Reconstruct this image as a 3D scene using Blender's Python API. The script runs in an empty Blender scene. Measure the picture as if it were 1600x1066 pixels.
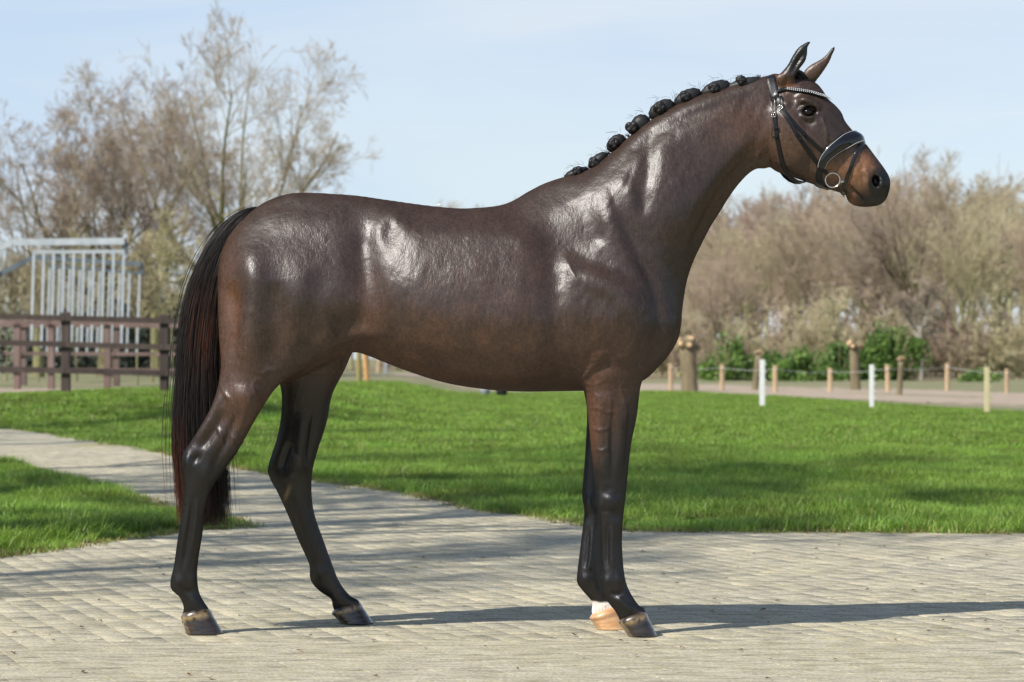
import bpy, math, random, time
import numpy as np
from mathutils import Vector, Matrix
from mathutils.bvhtree import BVHTree
T0 = time.time()
random.seed(7); rng = np.random.default_rng(11)
S = bpy.context.scene
COL = S.collection
# ------------------------------------------------------------------ camera, sky, sun, exposure
F, CH, HZ, D0 = 4240.0, 1.010, 560.0, 10.0      # focal length in photo pixels, eye height, horizon row, metres to the horse
cam = bpy.data.cameras.new('camera'); cam_o = bpy.data.objects.new('camera', cam); COL.objects.link(cam_o)
cam_o.location = (0, -D0, CH); cam_o.rotation_euler = (math.radians(90), 0, 0)
cam.lens = F / 1600 * 36; cam.sensor_width = 36; cam.shift_y = (HZ - 533) / 1600
cam.clip_start = 0.5; cam.clip_end = 3000
cam.dof.use_dof = True; cam.dof.focus_distance = 9.9; cam.dof.aperture_fstop = 6.0
S.camera = cam_o
SUNV = Vector((-.75, -.63, 1.0)).normalized()
w = bpy.data.worlds.new('World'); S.world = w; w.use_nodes = True
nt = w.node_tree; nt.nodes.clear()
sky = nt.nodes.new('ShaderNodeTexSky'); sky.sky_type = 'NISHITA'; sky.sun_disc = False
sky.sun_elevation = math.asin(SUNV.z); sky.sun_rotation = math.atan2(SUNV.x, SUNV.y)
sky.air_density = 1.0; sky.dust_density = 0.3; sky.ozone_density = 2.0; sky.altitude = 0
bg = nt.nodes.new('ShaderNodeBackground'); bg.inputs[1].default_value = 0.12
out = nt.nodes.new('ShaderNodeOutputWorld')
# thin high cloud veil mixed over the clear sky
tc = nt.nodes.new('ShaderNodeTexCoord'); mp = nt.nodes.new('ShaderNodeMapping'); mp.inputs['Scale'].default_value = (1.2, 1.2, 5.0)
nz = nt.nodes.new('ShaderNodeTexNoise'); nz.inputs['Scale'].default_value = 2.2; nz.inputs['Detail'].default_value = 4; nz.inputs['Distortion'].default_value = .5
cr = nt.nodes.new('ShaderNodeMapRange'); cr.inputs[1].default_value = .35; cr.inputs[2].default_value = .75; cr.inputs[3].default_value = .7; cr.inputs[4].default_value = 1.0
mx = nt.nodes.new('ShaderNodeMix'); mx.data_type = 'RGBA'; m2 = nt.nodes.new('ShaderNodeMix'); m2.data_type = 'RGBA'; m2.inputs[6].default_value = (4.25, 5.1, 6.35, 1); m2.inputs[7].default_value = (5.35, 5.75, 6.3, 1)
n2_ = nt.nodes.new('ShaderNodeTexNoise'); n2_.inputs['Scale'].default_value = 3.6; n2_.inputs['Detail'].default_value = 5; n2_.inputs['Distortion'].default_value = .8
c2 = nt.nodes.new('ShaderNodeMapRange'); c2.inputs[1].default_value = .42; c2.inputs[2].default_value = .64
L = nt.links.new
L(tc.outputs['Generated'], mp.inputs[0]); L(mp.outputs[0], nz.inputs[0]); L(nz.outputs[0], cr.inputs[0]); 
sxyz = nt.nodes.new('ShaderNodeSeparateXYZ'); L(tc.outputs['Generated'], sxyz.inputs[0])
el = nt.nodes.new('ShaderNodeMapRange'); el.interpolation_type = 'SMOOTHSTEP'; el.inputs[1].default_value = .05; el.inputs[2].default_value = .75; el.inputs[3].default_value = .92; el.inputs[4].default_value = .12; L(sxyz.outputs[2], el.inputs[0])
L(mp.outputs[0], n2_.inputs[0]); L(n2_.outputs[0], c2.inputs[0]); L(c2.outputs[0], m2.inputs[0]); L(m2.outputs[2], mx.inputs[7])
vm = nt.nodes.new('ShaderNodeMath'); vm.operation = 'MULTIPLY'; L(cr.outputs[0], vm.inputs[0]); L(el.outputs[0], vm.inputs[1]); L(vm.outputs[0], mx.inputs[0])
L(sky.outputs[0], mx.inputs[6]); L(mx.outputs[2], bg.inputs[0]); L(bg.outputs[0], out.inputs[0])
sun = bpy.data.lights.new('sun', 'SUN'); sun.energy = 4.9; sun.angle = math.radians(.55); sun.color = (1, .95, .87)
sun_o = bpy.data.objects.new('sun', sun); COL.objects.link(sun_o)
sun_o.rotation_euler = SUNV.to_track_quat('Z', 'Y').to_euler()
S.view_settings.view_transform = 'Standard'; S.view_settings.look = 'None'; S.view_settings.exposure = 0.25; S.view_settings.gamma = 1
S.view_settings.use_curve_mapping = False
S.render.engine = 'CYCLES'; S.cycles.max_bounces = 6; S.cycles.transparent_max_bounces = 8
S.cycles.use_denoising = True

# ------------------------------------------------------------------ helpers
def P(px, py, Y=0.0):                  # photo pixel -> (x, z) at depth plane Y
    d = (D0 + Y) / F
    return ((px - 800) * d, CH - (py - HZ) * d)
def G(px, py, z=0.0):                  # photo pixel -> ground point
    D = (CH - z) * F / (py - HZ)
    return ((px - 800) / F * D, D - D0)
def link(o, parent=None):
    COL.objects.link(o)
    if parent is not None: o.parent = parent
    return o
def tag(o, label=None, cat=None, group=None, kind=None):
    if label: o['label'] = label
    if cat: o['category'] = cat
    if group: o['group'] = group
    if kind: o['kind'] = kind
    return o
def empty(name, loc=(0, 0, 0), rz=0):
    o = bpy.data.objects.new(name, None); o.location = loc; o.rotation_euler = (0, 0, rz); o.empty_display_size = .2
    return link(o)
def mesh_np(name, V, Fq, mat=None, parent=None, smooth=True, attrs=None, colors=None):
    """V (n,3); Fq (m,k) uniform polygons or list of lists"""
    me = bpy.data.meshes.new(name)
    V = np.asarray(V, np.float32)
    if isinstance(Fq, np.ndarray):
        m, k = Fq.shape
        me.vertices.add(len(V)); me.vertices.foreach_set('co', V.ravel())
        me.loops.add(m * k); me.loops.foreach_set('vertex_index', Fq.astype(np.int32).ravel())
        me.polygons.add(m); me.polygons.foreach_set('loop_start', np.arange(0, m * k, k, dtype=np.int32))
        me.update(calc_edges=True)
    else:
        me.from_pydata([tuple(map(float, v)) for v in V], [], Fq); me.update()
    if smooth: me.polygons.foreach_set('use_smooth', np.ones(len(me.polygons), bool))
    if attrs:
        for an, av in attrs.items():
            a = me.attributes.new(an, 'FLOAT', 'POINT'); a.data.foreach_set('value', np.asarray(av, np.float32))
    if colors is not None:
        a = me.attributes.new('Col', 'FLOAT_COLOR', 'POINT')
        c = np.ones((len(V), 4), np.float32); c[:, :3] = colors; a.data.foreach_set('color', c.ravel())
    me.validate()
    if mat: me.materials.append(mat)
    o = bpy.data.objects.new(name, me)
    return link(o, parent)
class MB:                               # small mesh collector
    def __init__(s): s.v = []; s.f = []
    def add(s, v, f):
        n = len(s.v); s.v += [tuple(p) for p in v]; s.f += [[i + n for i in q] for q in f]
    def box(s, x0, x1, y0, y1, z0, z1, b=0.0, rot=None, c=None):
        if b > 0:
            vs, fs = [], []
            X = [(x0, x1), (y0, y1), (z0, z1)]
            pts = []
            for sx in (0, 1):
                for sy in (0, 1):
                    for sz in (0, 1):
                        cx = X[0][sx]; cy = X[1][sy]; cz = X[2][sz]
                        ix = cx + b * (1 if sx == 0 else -1); iy = cy + b * (1 if sy == 0 else -1); iz = cz + b * (1 if sz == 0 else -1)
                        pts += [(cx, iy, iz), (ix, cy, iz), (ix, iy, cz)]
            def I(sx, sy, sz, a): return ((sx * 2 + sy) * 2 + sz) * 3 + a
            fs = []
            for sx in (0, 1):
                for sy in (0, 1):
                    for sz in (0, 1): fs.append([I(sx, sy, sz, 0), I(sx, sy, sz, 1), I(sx, sy, sz, 2)])
            for s_ in (0, 1):
                fs.append([I(s_, 0, 0, 0), I(s_, 1, 0, 0), I(s_, 1, 1, 0), I(s_, 0, 1, 0)])
                fs.append([I(0, s_, 0, 1), I(1, s_, 0, 1), I(1, s_, 1, 1), I(0, s_, 1, 1)])
                fs.append([I(0, 0, s_, 2), I(1, 0, s_, 2), I(1, 1, s_, 2), I(0, 1, s_, 2)])
            for p in (0, 1):
                for q in (0, 1):
                    fs.append([I(0, p, q, 1), I(1, p, q, 1), I(1, p, q, 2), I(0, p, q, 2)])
                    fs.append([I(p, 0, q, 0), I(p, 1, q, 0), I(p, 1, q, 2), I(p, 0, q, 2)])
                    fs.append([I(p, q, 0, 0), I(p, q, 1, 0), I(p, q, 1, 1), I(p, q, 0, 1)])
            vs = pts
        else:
            vs = [(x, y, z) for x in (x0, x1) for y in (y0, y1) for z in (z0, z1)]
            fs = [[0, 1, 3, 2], [4, 6, 7, 5], [0, 4, 5, 1], [2, 3, 7, 6], [0, 2, 6, 4], [1, 5, 7, 3]]
        if rot is not None:
            cc = Vector(c if c else (0, 0, 0)); vs = [tuple(rot @ (Vector(v) - cc) + cc) for v in vs]
        s.add(vs, fs)
    def tube(s, pts, r, n=8, cap=True):
        pts = [Vector(p) for p in pts]; m = len(pts)
        rr = r if hasattr(r, '__len__') else [r] * m
        V, Fs = [], []; prev = None
        for i, p in enumerate(pts):
            t = (pts[min(i + 1, m - 1)] - pts[max(i - 1, 0)]).normalized()
            if prev is None: u = t.orthogonal().normalized()
            else: u = (prev - t * prev.dot(t)).normalized()
            prev = u; v = t.cross(u)
            for k in range(n):
                a = 2 * math.pi * k / n; V.append(p + (u * math.cos(a) + v * math.sin(a)) * rr[i])
        for i in range(m - 1):
            for k in range(n):
                a = i * n + k; b = i * n + (k + 1) % n; Fs.append([a, b, b + n, a + n])
        if cap: Fs.append(list(range(n))[::-1]); Fs.append([(m - 1) * n + k for k in range(n)])
        s.add(V, Fs)
    def build(s, name, mat=None, parent=None, smooth=False):
        me = bpy.data.meshes.new(name); me.from_pydata(s.v, [], s.f)
        me.update()
        import bmesh
        bm = bmesh.new(); bm.from_mesh(me); bmesh.ops.recalc_face_normals(bm, faces=bm.faces); bm.to_mesh(me); bm.free()
        if smooth: me.polygons.foreach_set('use_smooth', np.ones(len(me.polygons), bool))
        if mat: me.materials.append(mat)
        return link(bpy.data.objects.new(name, me), parent)
def new_mat(name):
    m = bpy.data.materials.new(name); m.use_nodes = True; t = m.node_tree
    return m, t, t.nodes['Principled BSDF'], t.links.new
def nd(t, kind, **kw):
    n = t.nodes.new(kind)
    for k, v in kw.items():
        if k.startswith('i_'):
            key = k[2:]; key = int(key) if key.isdigit() else key
            n.inputs[key].default_value = v
        else: setattr(n, k, v)
    return n
def simple_mat(name, c0, c1, scale=8, rough=.7, bump=.3, bscale=60, dist=.003, metal=0, stretch=(1, 1, 1), spec=.5, coat=0, obj_var=0):
    m, t, b, l = new_mat(name)
    co = nd(t, 'ShaderNodeTexCoord'); mp = nd(t, 'ShaderNodeMapping'); mp.inputs['Scale'].default_value = stretch
    l(co.outputs['Object'], mp.inputs[0])
    n = nd(t, 'ShaderNodeTexNoise', i_Scale=scale, i_Detail=6.0, i_Roughness=.6); l(mp.outputs[0], n.inputs[0])
    r = nd(t, 'ShaderNodeValToRGB'); r.color_ramp.elements[0].position = .3; r.color_ramp.elements[1].position = .72
    r.color_ramp.elements[0].color = (*c0, 1); r.color_ramp.elements[1].color = (*c1, 1)
    l(n.outputs[0], r.inputs[0])
    if obj_var:
        oi = nd(t, 'ShaderNodeObjectInfo'); mr = nd(t, 'ShaderNodeMapRange'); mr.inputs[3].default_value = 1 - obj_var; mr.inputs[4].default_value = 1 + obj_var
        hs = nd(t, 'ShaderNodeHueSaturation'); l(oi.outputs['Random'], mr.inputs[0]); l(mr.outputs[0], hs.inputs['Value']); l(r.outputs[0], hs.inputs['Color']); l(hs.outputs[0], b.inputs['Base Color'])
    else: l(r.outputs[0], b.inputs['Base Color'])
    n2 = nd(t, 'ShaderNodeTexNoise', i_Scale=bscale, i_Detail=4.0); l(mp.outputs[0], n2.inputs[0])
    bp = nd(t, 'ShaderNodeBump', i_Strength=bump, i_Distance=dist); l(n2.outputs[0], bp.inputs['Height']); l(bp.outputs[0], b.inputs['Normal'])
    b.inputs['Roughness'].default_value = rough; b.inputs['Metallic'].default_value = metal
    b.inputs['Specular IOR Level'].default_value = spec; b.inputs['Coat Weight'].default_value = coat
    return m
# ------------------------------------------------------------------ the horse: body volume from traced outlines
def catmull(pts, sub=6, closed=True):
    p = np.asarray(pts, float); n = len(p); out_ = []
    for i in range(n if closed else n - 1):
        if closed: a, b, c, d = p[(i - 1) % n], p[i], p[(i + 1) % n], p[(i + 2) % n]
        else: a, b, c, d = p[max(i - 1, 0)], p[i], p[i + 1], p[min(i + 2, n - 1)]
        for k in range(sub):
            t = k / sub
            out_.append(.5 * ((2 * b) + (-a + c) * t + (2 * a - 5 * b + 4 * c - d) * t * t + (-a + 3 * b - 3 * c + d) * t ** 3))
    if not closed: out_.append(p[-1])
    return np.array(out_)
H = 0.0042
def poly_sdf(poly, X, Z):               # signed distance, + inside
    q = poly; r = np.roll(poly, -1, 0)
    D = np.full(X.shape, 1e9, np.float32); ins = np.zeros(X.shape, bool)
    X = X.astype(np.float32); Z = Z.astype(np.float32)
    for (x0, z0), (x1, z1) in zip(q.astype(np.float32), r.astype(np.float32)):
        dx, dz = x1 - x0, z1 - z0; ll = dx * dx + dz * dz + 1e-12
        t = np.clip(((X - x0) * dx + (Z - z0) * dz) / ll, 0, 1)
        d2 = (X - x0 - t * dx) ** 2 + (Z - z0 - t * dz) ** 2
        np.minimum(D, d2, out=D)
        if z0 != z1:
            c = (z0 > Z) != (z1 > Z)
            ins ^= c & (X < dx * (Z - z0) / dz + x0)
    D = np.sqrt(D)
    return np.where(ins, D, -D)
def poisson(inside, c, h):
    """solve lap u = -c inside, u=0 outside, nested grids"""
    levels = [(inside, c, h)]
    while min(levels[-1][0].shape) > 24 and len(levels) < 5:
        i0, c0, h0 = levels[-1]; levels.append((i0[::2, ::2], c0[::2, ::2], h0 * 2))
    u = None
    for k in range(len(levels) - 1, -1, -1):
        i0, c0, h0 = levels[k]
        if u is None: u = np.zeros(i0.shape)
        else:
            v = np.repeat(np.repeat(u, 2, 0), 2, 1)[:i0.shape[0], :i0.shape[1]]
            if v.shape != i0.shape:
                vv = np.zeros(i0.shape); vv[:v.shape[0], :v.shape[1]] = v; v = vv
            u = v * i0
        for it in range(600 if k == len(levels) - 1 else 60):
            s = np.zeros_like(u)
            s[1:-1, 1:-1] = .25 * (u[2:, 1:-1] + u[:-2, 1:-1] + u[1:-1, 2:] + u[1:-1, :-2] + c0[1:-1, 1:-1] * h0 * h0)
            u = s * i0
    return u
def bil(A, fx, fz):
    x0 = np.clip(fx.astype(int), 0, A.shape[0] - 2); z0 = np.clip(fz.astype(int), 0, A.shape[1] - 2)
    tx = np.clip(fx - x0, 0, 1); tz = np.clip(fz - z0, 0, 1)
    return A[x0, z0] * (1 - tx) * (1 - tz) + A[x0 + 1, z0] * tx * (1 - tz) + A[x0, z0 + 1] * (1 - tx) * tz + A[x0 + 1, z0 + 1] * tx * tz
OX, OY, OZ = -1.33, -.42, -.02
NX, NY, NZ = int(2.80 / H), int(.94 / H), int(2.24 / H)
VOL = np.full((NX, NY, NZ), .12, np.float32)
def inflate(pxpoly, Y, cfun, sub=6, sat=0):
    """pixel outline at depth Y -> (index box, u, |grad u|^2)"""
    pw = np.array([P(a, b, float(Y(a, b)) if callable(Y) else Y) for a, b in catmull(pxpoly, sub)])
    if callable(Y): Y = float(Y(0, 760))
    lo = pw.min(0) - .1; hi = pw.max(0) + .1
    i0 = max(0, int((lo[0] - OX) / H)); i1 = min(NX, int((hi[0] - OX) / H)); k0 = max(0, int((lo[1] - OZ) / H)); k1 = min(NZ, int((hi[1] - OZ) / H))
    X, Z = np.meshgrid(OX + np.arange(i0, i1) * H, OZ + np.arange(k0, k1) * H, indexing='ij')
    d = poly_sdf(pw, X, Z)
    PX = 800 + X * F / (D0 + Y); PY = HZ + (CH - Z) * F / (D0 + Y)
    c = cfun(PX, PY) if callable(cfun) else np.full(X.shape, float(cfun))
    u = poisson(d > 0, c, H)
    # u = d * q : keeps the exact outline
    good = d > 2.2 * H
    q = np.where(good, u / np.maximum(d, 1e-4), 0); wgt = good.astype(float)
    Q, W = q.copy(), wgt.copy()
    for it in range(26):
        Qn = Q.copy(); Wn = W.copy()
        Qn[1:-1, 1:-1] = Q[2:, 1:-1] + Q[:-2, 1:-1] + Q[1:-1, 2:] + Q[1:-1, :-2]; Wn[1:-1, 1:-1] = W[2:, 1:-1] + W[:-2, 1:-1] + W[1:-1, 2:] + W[1:-1, :-2]
        f = (~good) & (Wn > 0)
        Q = np.where(good, q, np.where(f, Qn / np.maximum(Wn, 1e-9), 0)); W = np.where(good, 1, f.astype(float))
    qm = q[good].mean() if good.any() else .1
    Q = np.where(W > 0, Q, qm)
    u = np.where(good, u, d * Q)
    if sat:                              # flatter flanks, rounder edges
        pos = np.clip(u / sat, 0, 1); u = np.where(u > 0, sat * (1 - (1 - pos) ** 1.6), u * 1.6)
    gx, gz = np.gradient(u, H)
    return i0, i1, k0, k1, u.astype(np.float32), (gx * gx + gz * gz).astype(np.float32), X, Z, PX, PY, d
def smin(a, b, k):
    h = np.clip(.5 + .5 * (b - a) / k, 0, 1)
    return b + (a - b) * h - k * h * (1 - h)
def add_part(pxpoly, Y, cfun, y0, k, yr, sub=6, mode='u', asym=None, sat=0, mul=None):
    i0, i1, k0, k1, u, g2, X, Z, PX, PY, d2 = inflate(pxpoly, Y, cfun, sub, sat)
    if mul is not None:
        u = np.where(u > 0, u * mul(PX, PY) ** 2, u).astype(np.float32); gx, gz = np.gradient(u, H); g2 = (gx * gx + gz * gz).astype(np.float32)
    j0 = max(0, int((yr[0] - OY) / H)); j1 = min(NY, int((yr[1] - OY) / H))
    y = (OY + np.arange(j0, j1) * H).astype(np.float32)[None, :, None]
    yy0 = (y0(PX, PY) if callable(y0) else np.full(PX.shape, y0)).astype(np.float32)[:, None, :]
    dy = y - yy0
    if asym is not None: dy = np.where(dy < 0, dy * asym[0], dy * asym[1])
    U = u[:, None, :]
    Fv = U - dy * dy
    dist = -Fv / np.sqrt(g2[:, None, :] + 4 * dy * dy + 1e-5)
    dist = np.where(d2[:, None, :] < 0, np.maximum(dist, -d2[:, None, :]), dist)
    dist = np.clip(dist, -.09, .09).astype(np.float32)
    sub_ = VOL[i0:i1, j0:j1, k0:k1]
    if mode == 'u': sub_[:] = smin(sub_, dist, k)
    else: sub_[:] = -smin(-sub_, dist, k)
def ell(c, r, k, mode='u', rot=None):   # ellipsoid blob in world metres
    c = np.array(c); R = max(r) * 1.0 + .06
    lo = ((c - R - np.array([OX, OY, OZ])) / H).astype(int); hi = ((c + R - np.array([OX, OY, OZ])) / H).astype(int)
    lo = np.maximum(lo, 0); hi = np.minimum(hi, [NX, NY, NZ])
    x = (OX + np.arange(lo[0], hi[0]) * H - c[0])[:, None, None]; y = (OY + np.arange(lo[1], hi[1]) * H - c[1])[None, :, None]; z = (OZ + np.arange(lo[2], hi[2]) * H - c[2])[None, None, :]
    if rot:                             # rotation in the side plane
        ca, sa = math.cos(rot), math.sin(rot); x, z = x * ca + z * sa, -x * sa + z * ca
    s = np.sqrt((x / r[0]) ** 2 + (y / r[1]) ** 2 + (z / r[2]) ** 2)
    s2 = np.sqrt((x / r[0] ** 2) ** 2 + (y / r[1] ** 2) ** 2 + (z / r[2] ** 2) ** 2) + 1e-6
    d = np.clip(s * (s - 1) / s2, -.05, .05).astype(np.float32)
    sub_ = VOL[lo[0]:hi[0], lo[1]:hi[1], lo[2]:hi[2]]
    if mode == 'u': sub_[:] = smin(sub_, d, k)
    else: sub_[:] = -smin(-sub_, d, k)
def sint(x, xs, ys, sg=16):              # softened table
    g = np.arange(-200, 1800, 4.0); v = np.interp(g, xs, ys); kx = np.exp(-(np.arange(-12, 13) * 4 / sg) ** 2 / 2); v = np.convolve(np.pad(v, 12, 'edge'), kx / kx.sum(), 'valid')
    return np.interp(x, g, v)
def lerp_tab(x, tab):
    xs, ys = zip(*tab); return np.interp(x, xs, ys)

TORSO = [(395,328),(420,313),(450,303),(480,301),(520,303),(560,306),(600,312),(640,318),(680,323),(720,326),(760,324),(785,320),(805,312),(825,300),(850,287),(880,277),(903,272),(931,258),(964,231),(993,205),(1026,182),(1059,163),(1088,151),(1121,140),(1157,131),(1192,120),
 (1218,118),(1236,135),(1240,170),(1232,210),(1218,245),(1200,262),(1182,264),(1168,273),(1154,288),(1140,307),(1125,331),(1110,355),(1097,380),(1084,407),(1075,432),(1069,458),(1065,485),(1063,507),(1058,530),(1043,556),(1019,583),(1002,596),
 (975,606),(940,610),(900,611),(870,611.5),(820,612),(770,609.5),(720,603),(680,594),(640,581),(600,566),(575,556),(552,551),(520,562),(480,585),(440,600),(400,600),(365,590),(348,560),(343,520),(341,470),(341,430),(343,395),(355,365),(372,345)]
def c_torso(px, py):
    # width recipe: fat barrel, slim neck; measured along the neck direction
    s = (px - 880) * .62 + (330 - py) * .78          # runs up the neck
    asp = sint(s, [-250, -60, 20, 110, 200, 280, 360], [.84, .76, .58, .43, .37, .34, .31])
    t = np.clip((px - 620) / 200., 0, 1); t = t * t * (3 - 2 * t)
    asp = asp * t + sint(px, [340, 420, 500, 590, 700, 760], [.58, .68, .74, .68, .84, .84]) * (1 - t)
    # narrow topline of withers
    wd = np.exp(-((px - 850) / 90.) ** 2 - ((py - 285) / 55.) ** 2)
    asp = asp * (1 - .45 * wd)
    return 2 * asp * asp
def roof(px, py):                       # sloping back, widest low on the ribs
    m = sint(py, [300, 340, 400, 450, 500, 550, 620], [.50, .62, .80, .94, 1.03, 1.05, 1.0])
    f = np.clip((px - 850) / 120., 0, 1); f = f * f * (3 - 2 * f)
    m2 = sint(py, [150, 300, 380, 450, 520, 600], [1, .96, .88, .95, 1.0, .96])
    return m * (1 - f) + m2 * f
add_part(TORSO, 0, c_torso, 0.0, .001, (-.42, .42), sat=.086, mul=roof)
HEAD = [(1205,118),(1222,117),(1240,121),(1258,123),(1275,130),(1285,141),(1294,155),(1306,166),(1315,177),(1320,189),(1331,203),(1344,215),(1356,229),(1368,245),(1379,260),(1388,274),(1391,285),(1389,299),(1384,312),(1374,320.5),(1354,323.5),(1336,321.5),(1325,314),(1321,305),(1309,300),(1286,293),(1264,286),(1253,282),(1236,276),(1222,271.5),(1208,264),(1198,252),(1192,232),(1190,205),(1192,170),(1196,140)]
def c_head(px, py):
    s = (px - 1200) * .72 + (py - 130) * .69         # down the face
    asp = sint(s, [0, 60, 120, 170, 215, 260], [.70, .78, .70, .72, .84, .86])
    return 2 * asp * asp
add_part(HEAD, 0, c_head, 0.0, .012, (-.16, .16))
# near hind leg (thigh, gaskin, hock, cannon, pastern)
NH = [(346,420),(343,460),(342,520),(345,560),(344,585),(335,626),(317,662),(299,689),(286,709),(284,725),(285,743),(287,765),(284,801),(277,846),(272,882),(266.5,907),(268,921),(281,934),(287,950),(284,966),(290,976),(328,966),(326,952),(319,941),(311,925),(308,900),(310,873),(316,837),(320,801),(328,770),(341,747),(357,725),(375,698),(398,657),(420,621),(438,600),(462,584),(492,562),(522,540),(545,515),(560,480),(560,430),(545,375),(510,345),(460,330),(405,342),(365,375)]
def c_leg(px, py):
    asp = sint(py, [400, 560, 640, 720, 780, 880, 905, 935], [.62, .58, .62, .62, .74, .84, .86, .84]); return 2 * asp * asp
yNH = lambda px, py: sint(py, [350, 440, 520, 620, 740, 900, 980], [-.035, -.085, -.12, -.15, -.14, -.08, -.05])
add_part(NH, yNH, c_leg, yNH, .035, (-.42, .05))
FH = [(551,549),(537,581),(519,617),(510,662),(497,702),(488,738),(487,774),(492,806),(506,846),(519,882),(530,909),(546,930),(561,940),(556,955),(528,958),(520,948),(517,936),(501,925),(489,913),(484,900),(483,882),(467,846),(452,810),(434,770),(422,748),(419,729),(434,680),(440,639),(438,603),(420,560),(400,500),(410,440),(460,400),(520,420),(560,470),(565,520)]
yFH = lambda px, py: sint(py, [350, 440, 520, 620, 740, 900, 980], [.04, .09, .14, .19, .25, .31, .33])
add_part(FH, yFH, c_leg, yFH, .035, (0, .5))
NF = [(1002,598),(995,650),(986,695),(981,740),(978,772),(975.5,794),(973,817),(972,853),(975,893),(981,918),(995,942),(1009,957),(1000,975),(972,978),(967,966),(961,955),(948,938),(940,920),(938,905),(939.5,893),(940,853),(936,812),(931,785),(928,740),(923,695),(918,641),(912,608),(903,575),(893,530),(887,470),(888,420),(915,385),(965,380),(1010,410),(1040,455),(1050,505),(1042,545),(1018,578)]
def c_fore(px, py):
    asp = sint(py, [420, 560, 640, 720, 780, 830, 880, 905, 935], [.42, .50, .66, .74, .78, .80, .84, .86, .84]); return 2 * asp * asp
yNF = lambda px, py: sint(py, [380, 500, 600, 700, 900, 980], [-.11, -.14, -.15, -.145, -.135, -.13])
add_part(NF, yNF, c_fore, yNF, .03, (-.42, -.02))
FF = [(960,600),(952,650),(948,700),(946,745),(944,775),(946,800),(945,820),(942,853),(944,893),(948,915),(960,933),(970,945),(968,962),(935,966),(925,958),(925,941),(912,925),(902,911),(902,895),(907,853),(912,812),(912.5,794),(909.5,772),(912,740),(915,695),(917,641),(910,600),(905,560),(900,500),(930,460),(990,460),(1020,500),(1010,550),(985,580)]
yFF = lambda px, py: sint(py, [380, 500, 600, 700, 900, 980], [.11, .14, .15, .14, .125, .12])
add_part(FF, yFF, c_fore, yFF, .03, (.02, .42))
# ears
EARN = [(1212,122),(1222,112),(1231,101),(1238,88),(1247,75),(1257,68),(1265,64.5),(1266,67),(1262,74),(1261,85),(1258,96),(1250,107),(1243,118),(1238,132),(1222,136)]
EARF = [(1252,124),(1257,111),(1266,102),(1279,95),(1290,87),(1298,77),(1304,72.5),(1305,75),(1301,85),(1295,98),(1286,112),(1278,123),(1271,131),(1258,133)]
add_part(EARN, -.055, .9, -.055, .012, (-.12, .02), sub=5)
add_part(EARF, .055, .6, .055, .012, (-.02, .12), sub=5)
add_part([(1233,116),(1237,104),(1244,91),(1252,81),(1259,74),(1258,84),(1253,95),(1246,105),(1239,116)], -.055, 2.6, -.076, .008, (-.14, 0), sub=5, mode='s')
# eye socket, nostril, lower-lip
def W(px, py, Y): x, z = P(px, py, Y); return (x, Y, z)
EYE = (1261, 175.5)
for sgn in (-1, 1):
    ell(W(1262, 164, .088 * sgn)[0:1] + (.078 * sgn,) + W(1262, 164, 0)[2:], (.040, .020, .014), .018, rot=-.45)      # brow
    ell((P(1261, 176)[0], .088 * sgn, P(1261, 176)[1]), (.026, .022, .017), .010, mode='s', rot=-.1)
    ell((P(1290, 180)[0], .06 * sgn, P(1290, 180)[1]), (.03, .018, .012), .02, rot=-.8)
    ell((P(1367, 287)[0], .052 * sgn, P(1367, 287)[1]), (.024, .018, .030), .014, rot=.15)
    ell((P(1365.5, 285)[0], .066 * sgn, P(1365.5, 285)[1]), (.0145, .028, .022), .006, mode='s', rot=.25)
    ell((P(1372, 291)[0], .056 * sgn, P(1372, 291)[1]), (.007, .012, .012), .006, rot=.2)

def surface_nets(V):
    ins = V < 0
    c = ins[:-1, :-1, :-1].astype(np.uint8)
    s = np.zeros(c.shape, np.uint8)
    for a in (0, 1):
        for b in (0, 1):
            for d in (0, 1): s += ins[a:a + c.shape[0], b:b + c.shape[1], d:d + c.shape[2]]
    act = (s > 0) & (s < 8)
    ii, jj, kk = np.nonzero(act)
    idx = np.full(c.shape, -1, np.int32); idx[ii, jj, kk] = np.arange(len(ii))
    acc = np.zeros((len(ii), 3)); cnt = np.zeros(len(ii))
    corners = [(a, b, d) for a in (0, 1) for b in (0, 1) for d in (0, 1)]
    val = {q: V[ii + q[0], jj + q[1], kk + q[2]] for q in corners}
    for q in corners:
        for ax in range(3):
            if q[ax] == 0:
                r = list(q); r[ax] = 1; r = tuple(r)
                va, vb = val[q], val[r]; m = (va < 0) != (vb < 0)
                t = np.where(m, va / np.where(m, va - vb, 1), 0)
                p = np.array(q, float)[None].repeat(len(ii), 0); p[:, ax] = t
                acc += p * m[:, None]; cnt += m
    pos = np.stack([ii, jj, kk], 1) + acc / np.maximum(cnt, 1)[:, None]
    pos = pos * H + np.array([OX, OY, OZ])
    quads = []
    for ax in range(3):
        sl0 = [slice(1, -1)] * 3; sl0[ax] = slice(0, -1); sl1 = list(sl0); sl1[ax] = slice(1, None)
        A = ins[tuple(sl0)]; B = ins[tuple(sl1)]
        for flip, M in ((0, A & ~B), (1, ~A & B)):
            e = np.array(np.nonzero(M)).T + np.array([0 if a == ax else 1 for a in range(3)])
            b_, c_ = (ax + 1) % 3, (ax + 2) % 3
            def cell(db, dc):
                q = e.copy(); q[:, b_] -= db; q[:, c_] -= dc
                return idx[q[:, 0], q[:, 1], q[:, 2]]
            Q = np.stack([cell(1, 1), cell(0, 1), cell(0, 0), cell(1, 0)], 1)
            if flip: Q = Q[:, ::-1]
            quads.append(Q)
    return pos, np.concatenate(quads)
BV, BQ = surface_nets(VOL)
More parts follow.
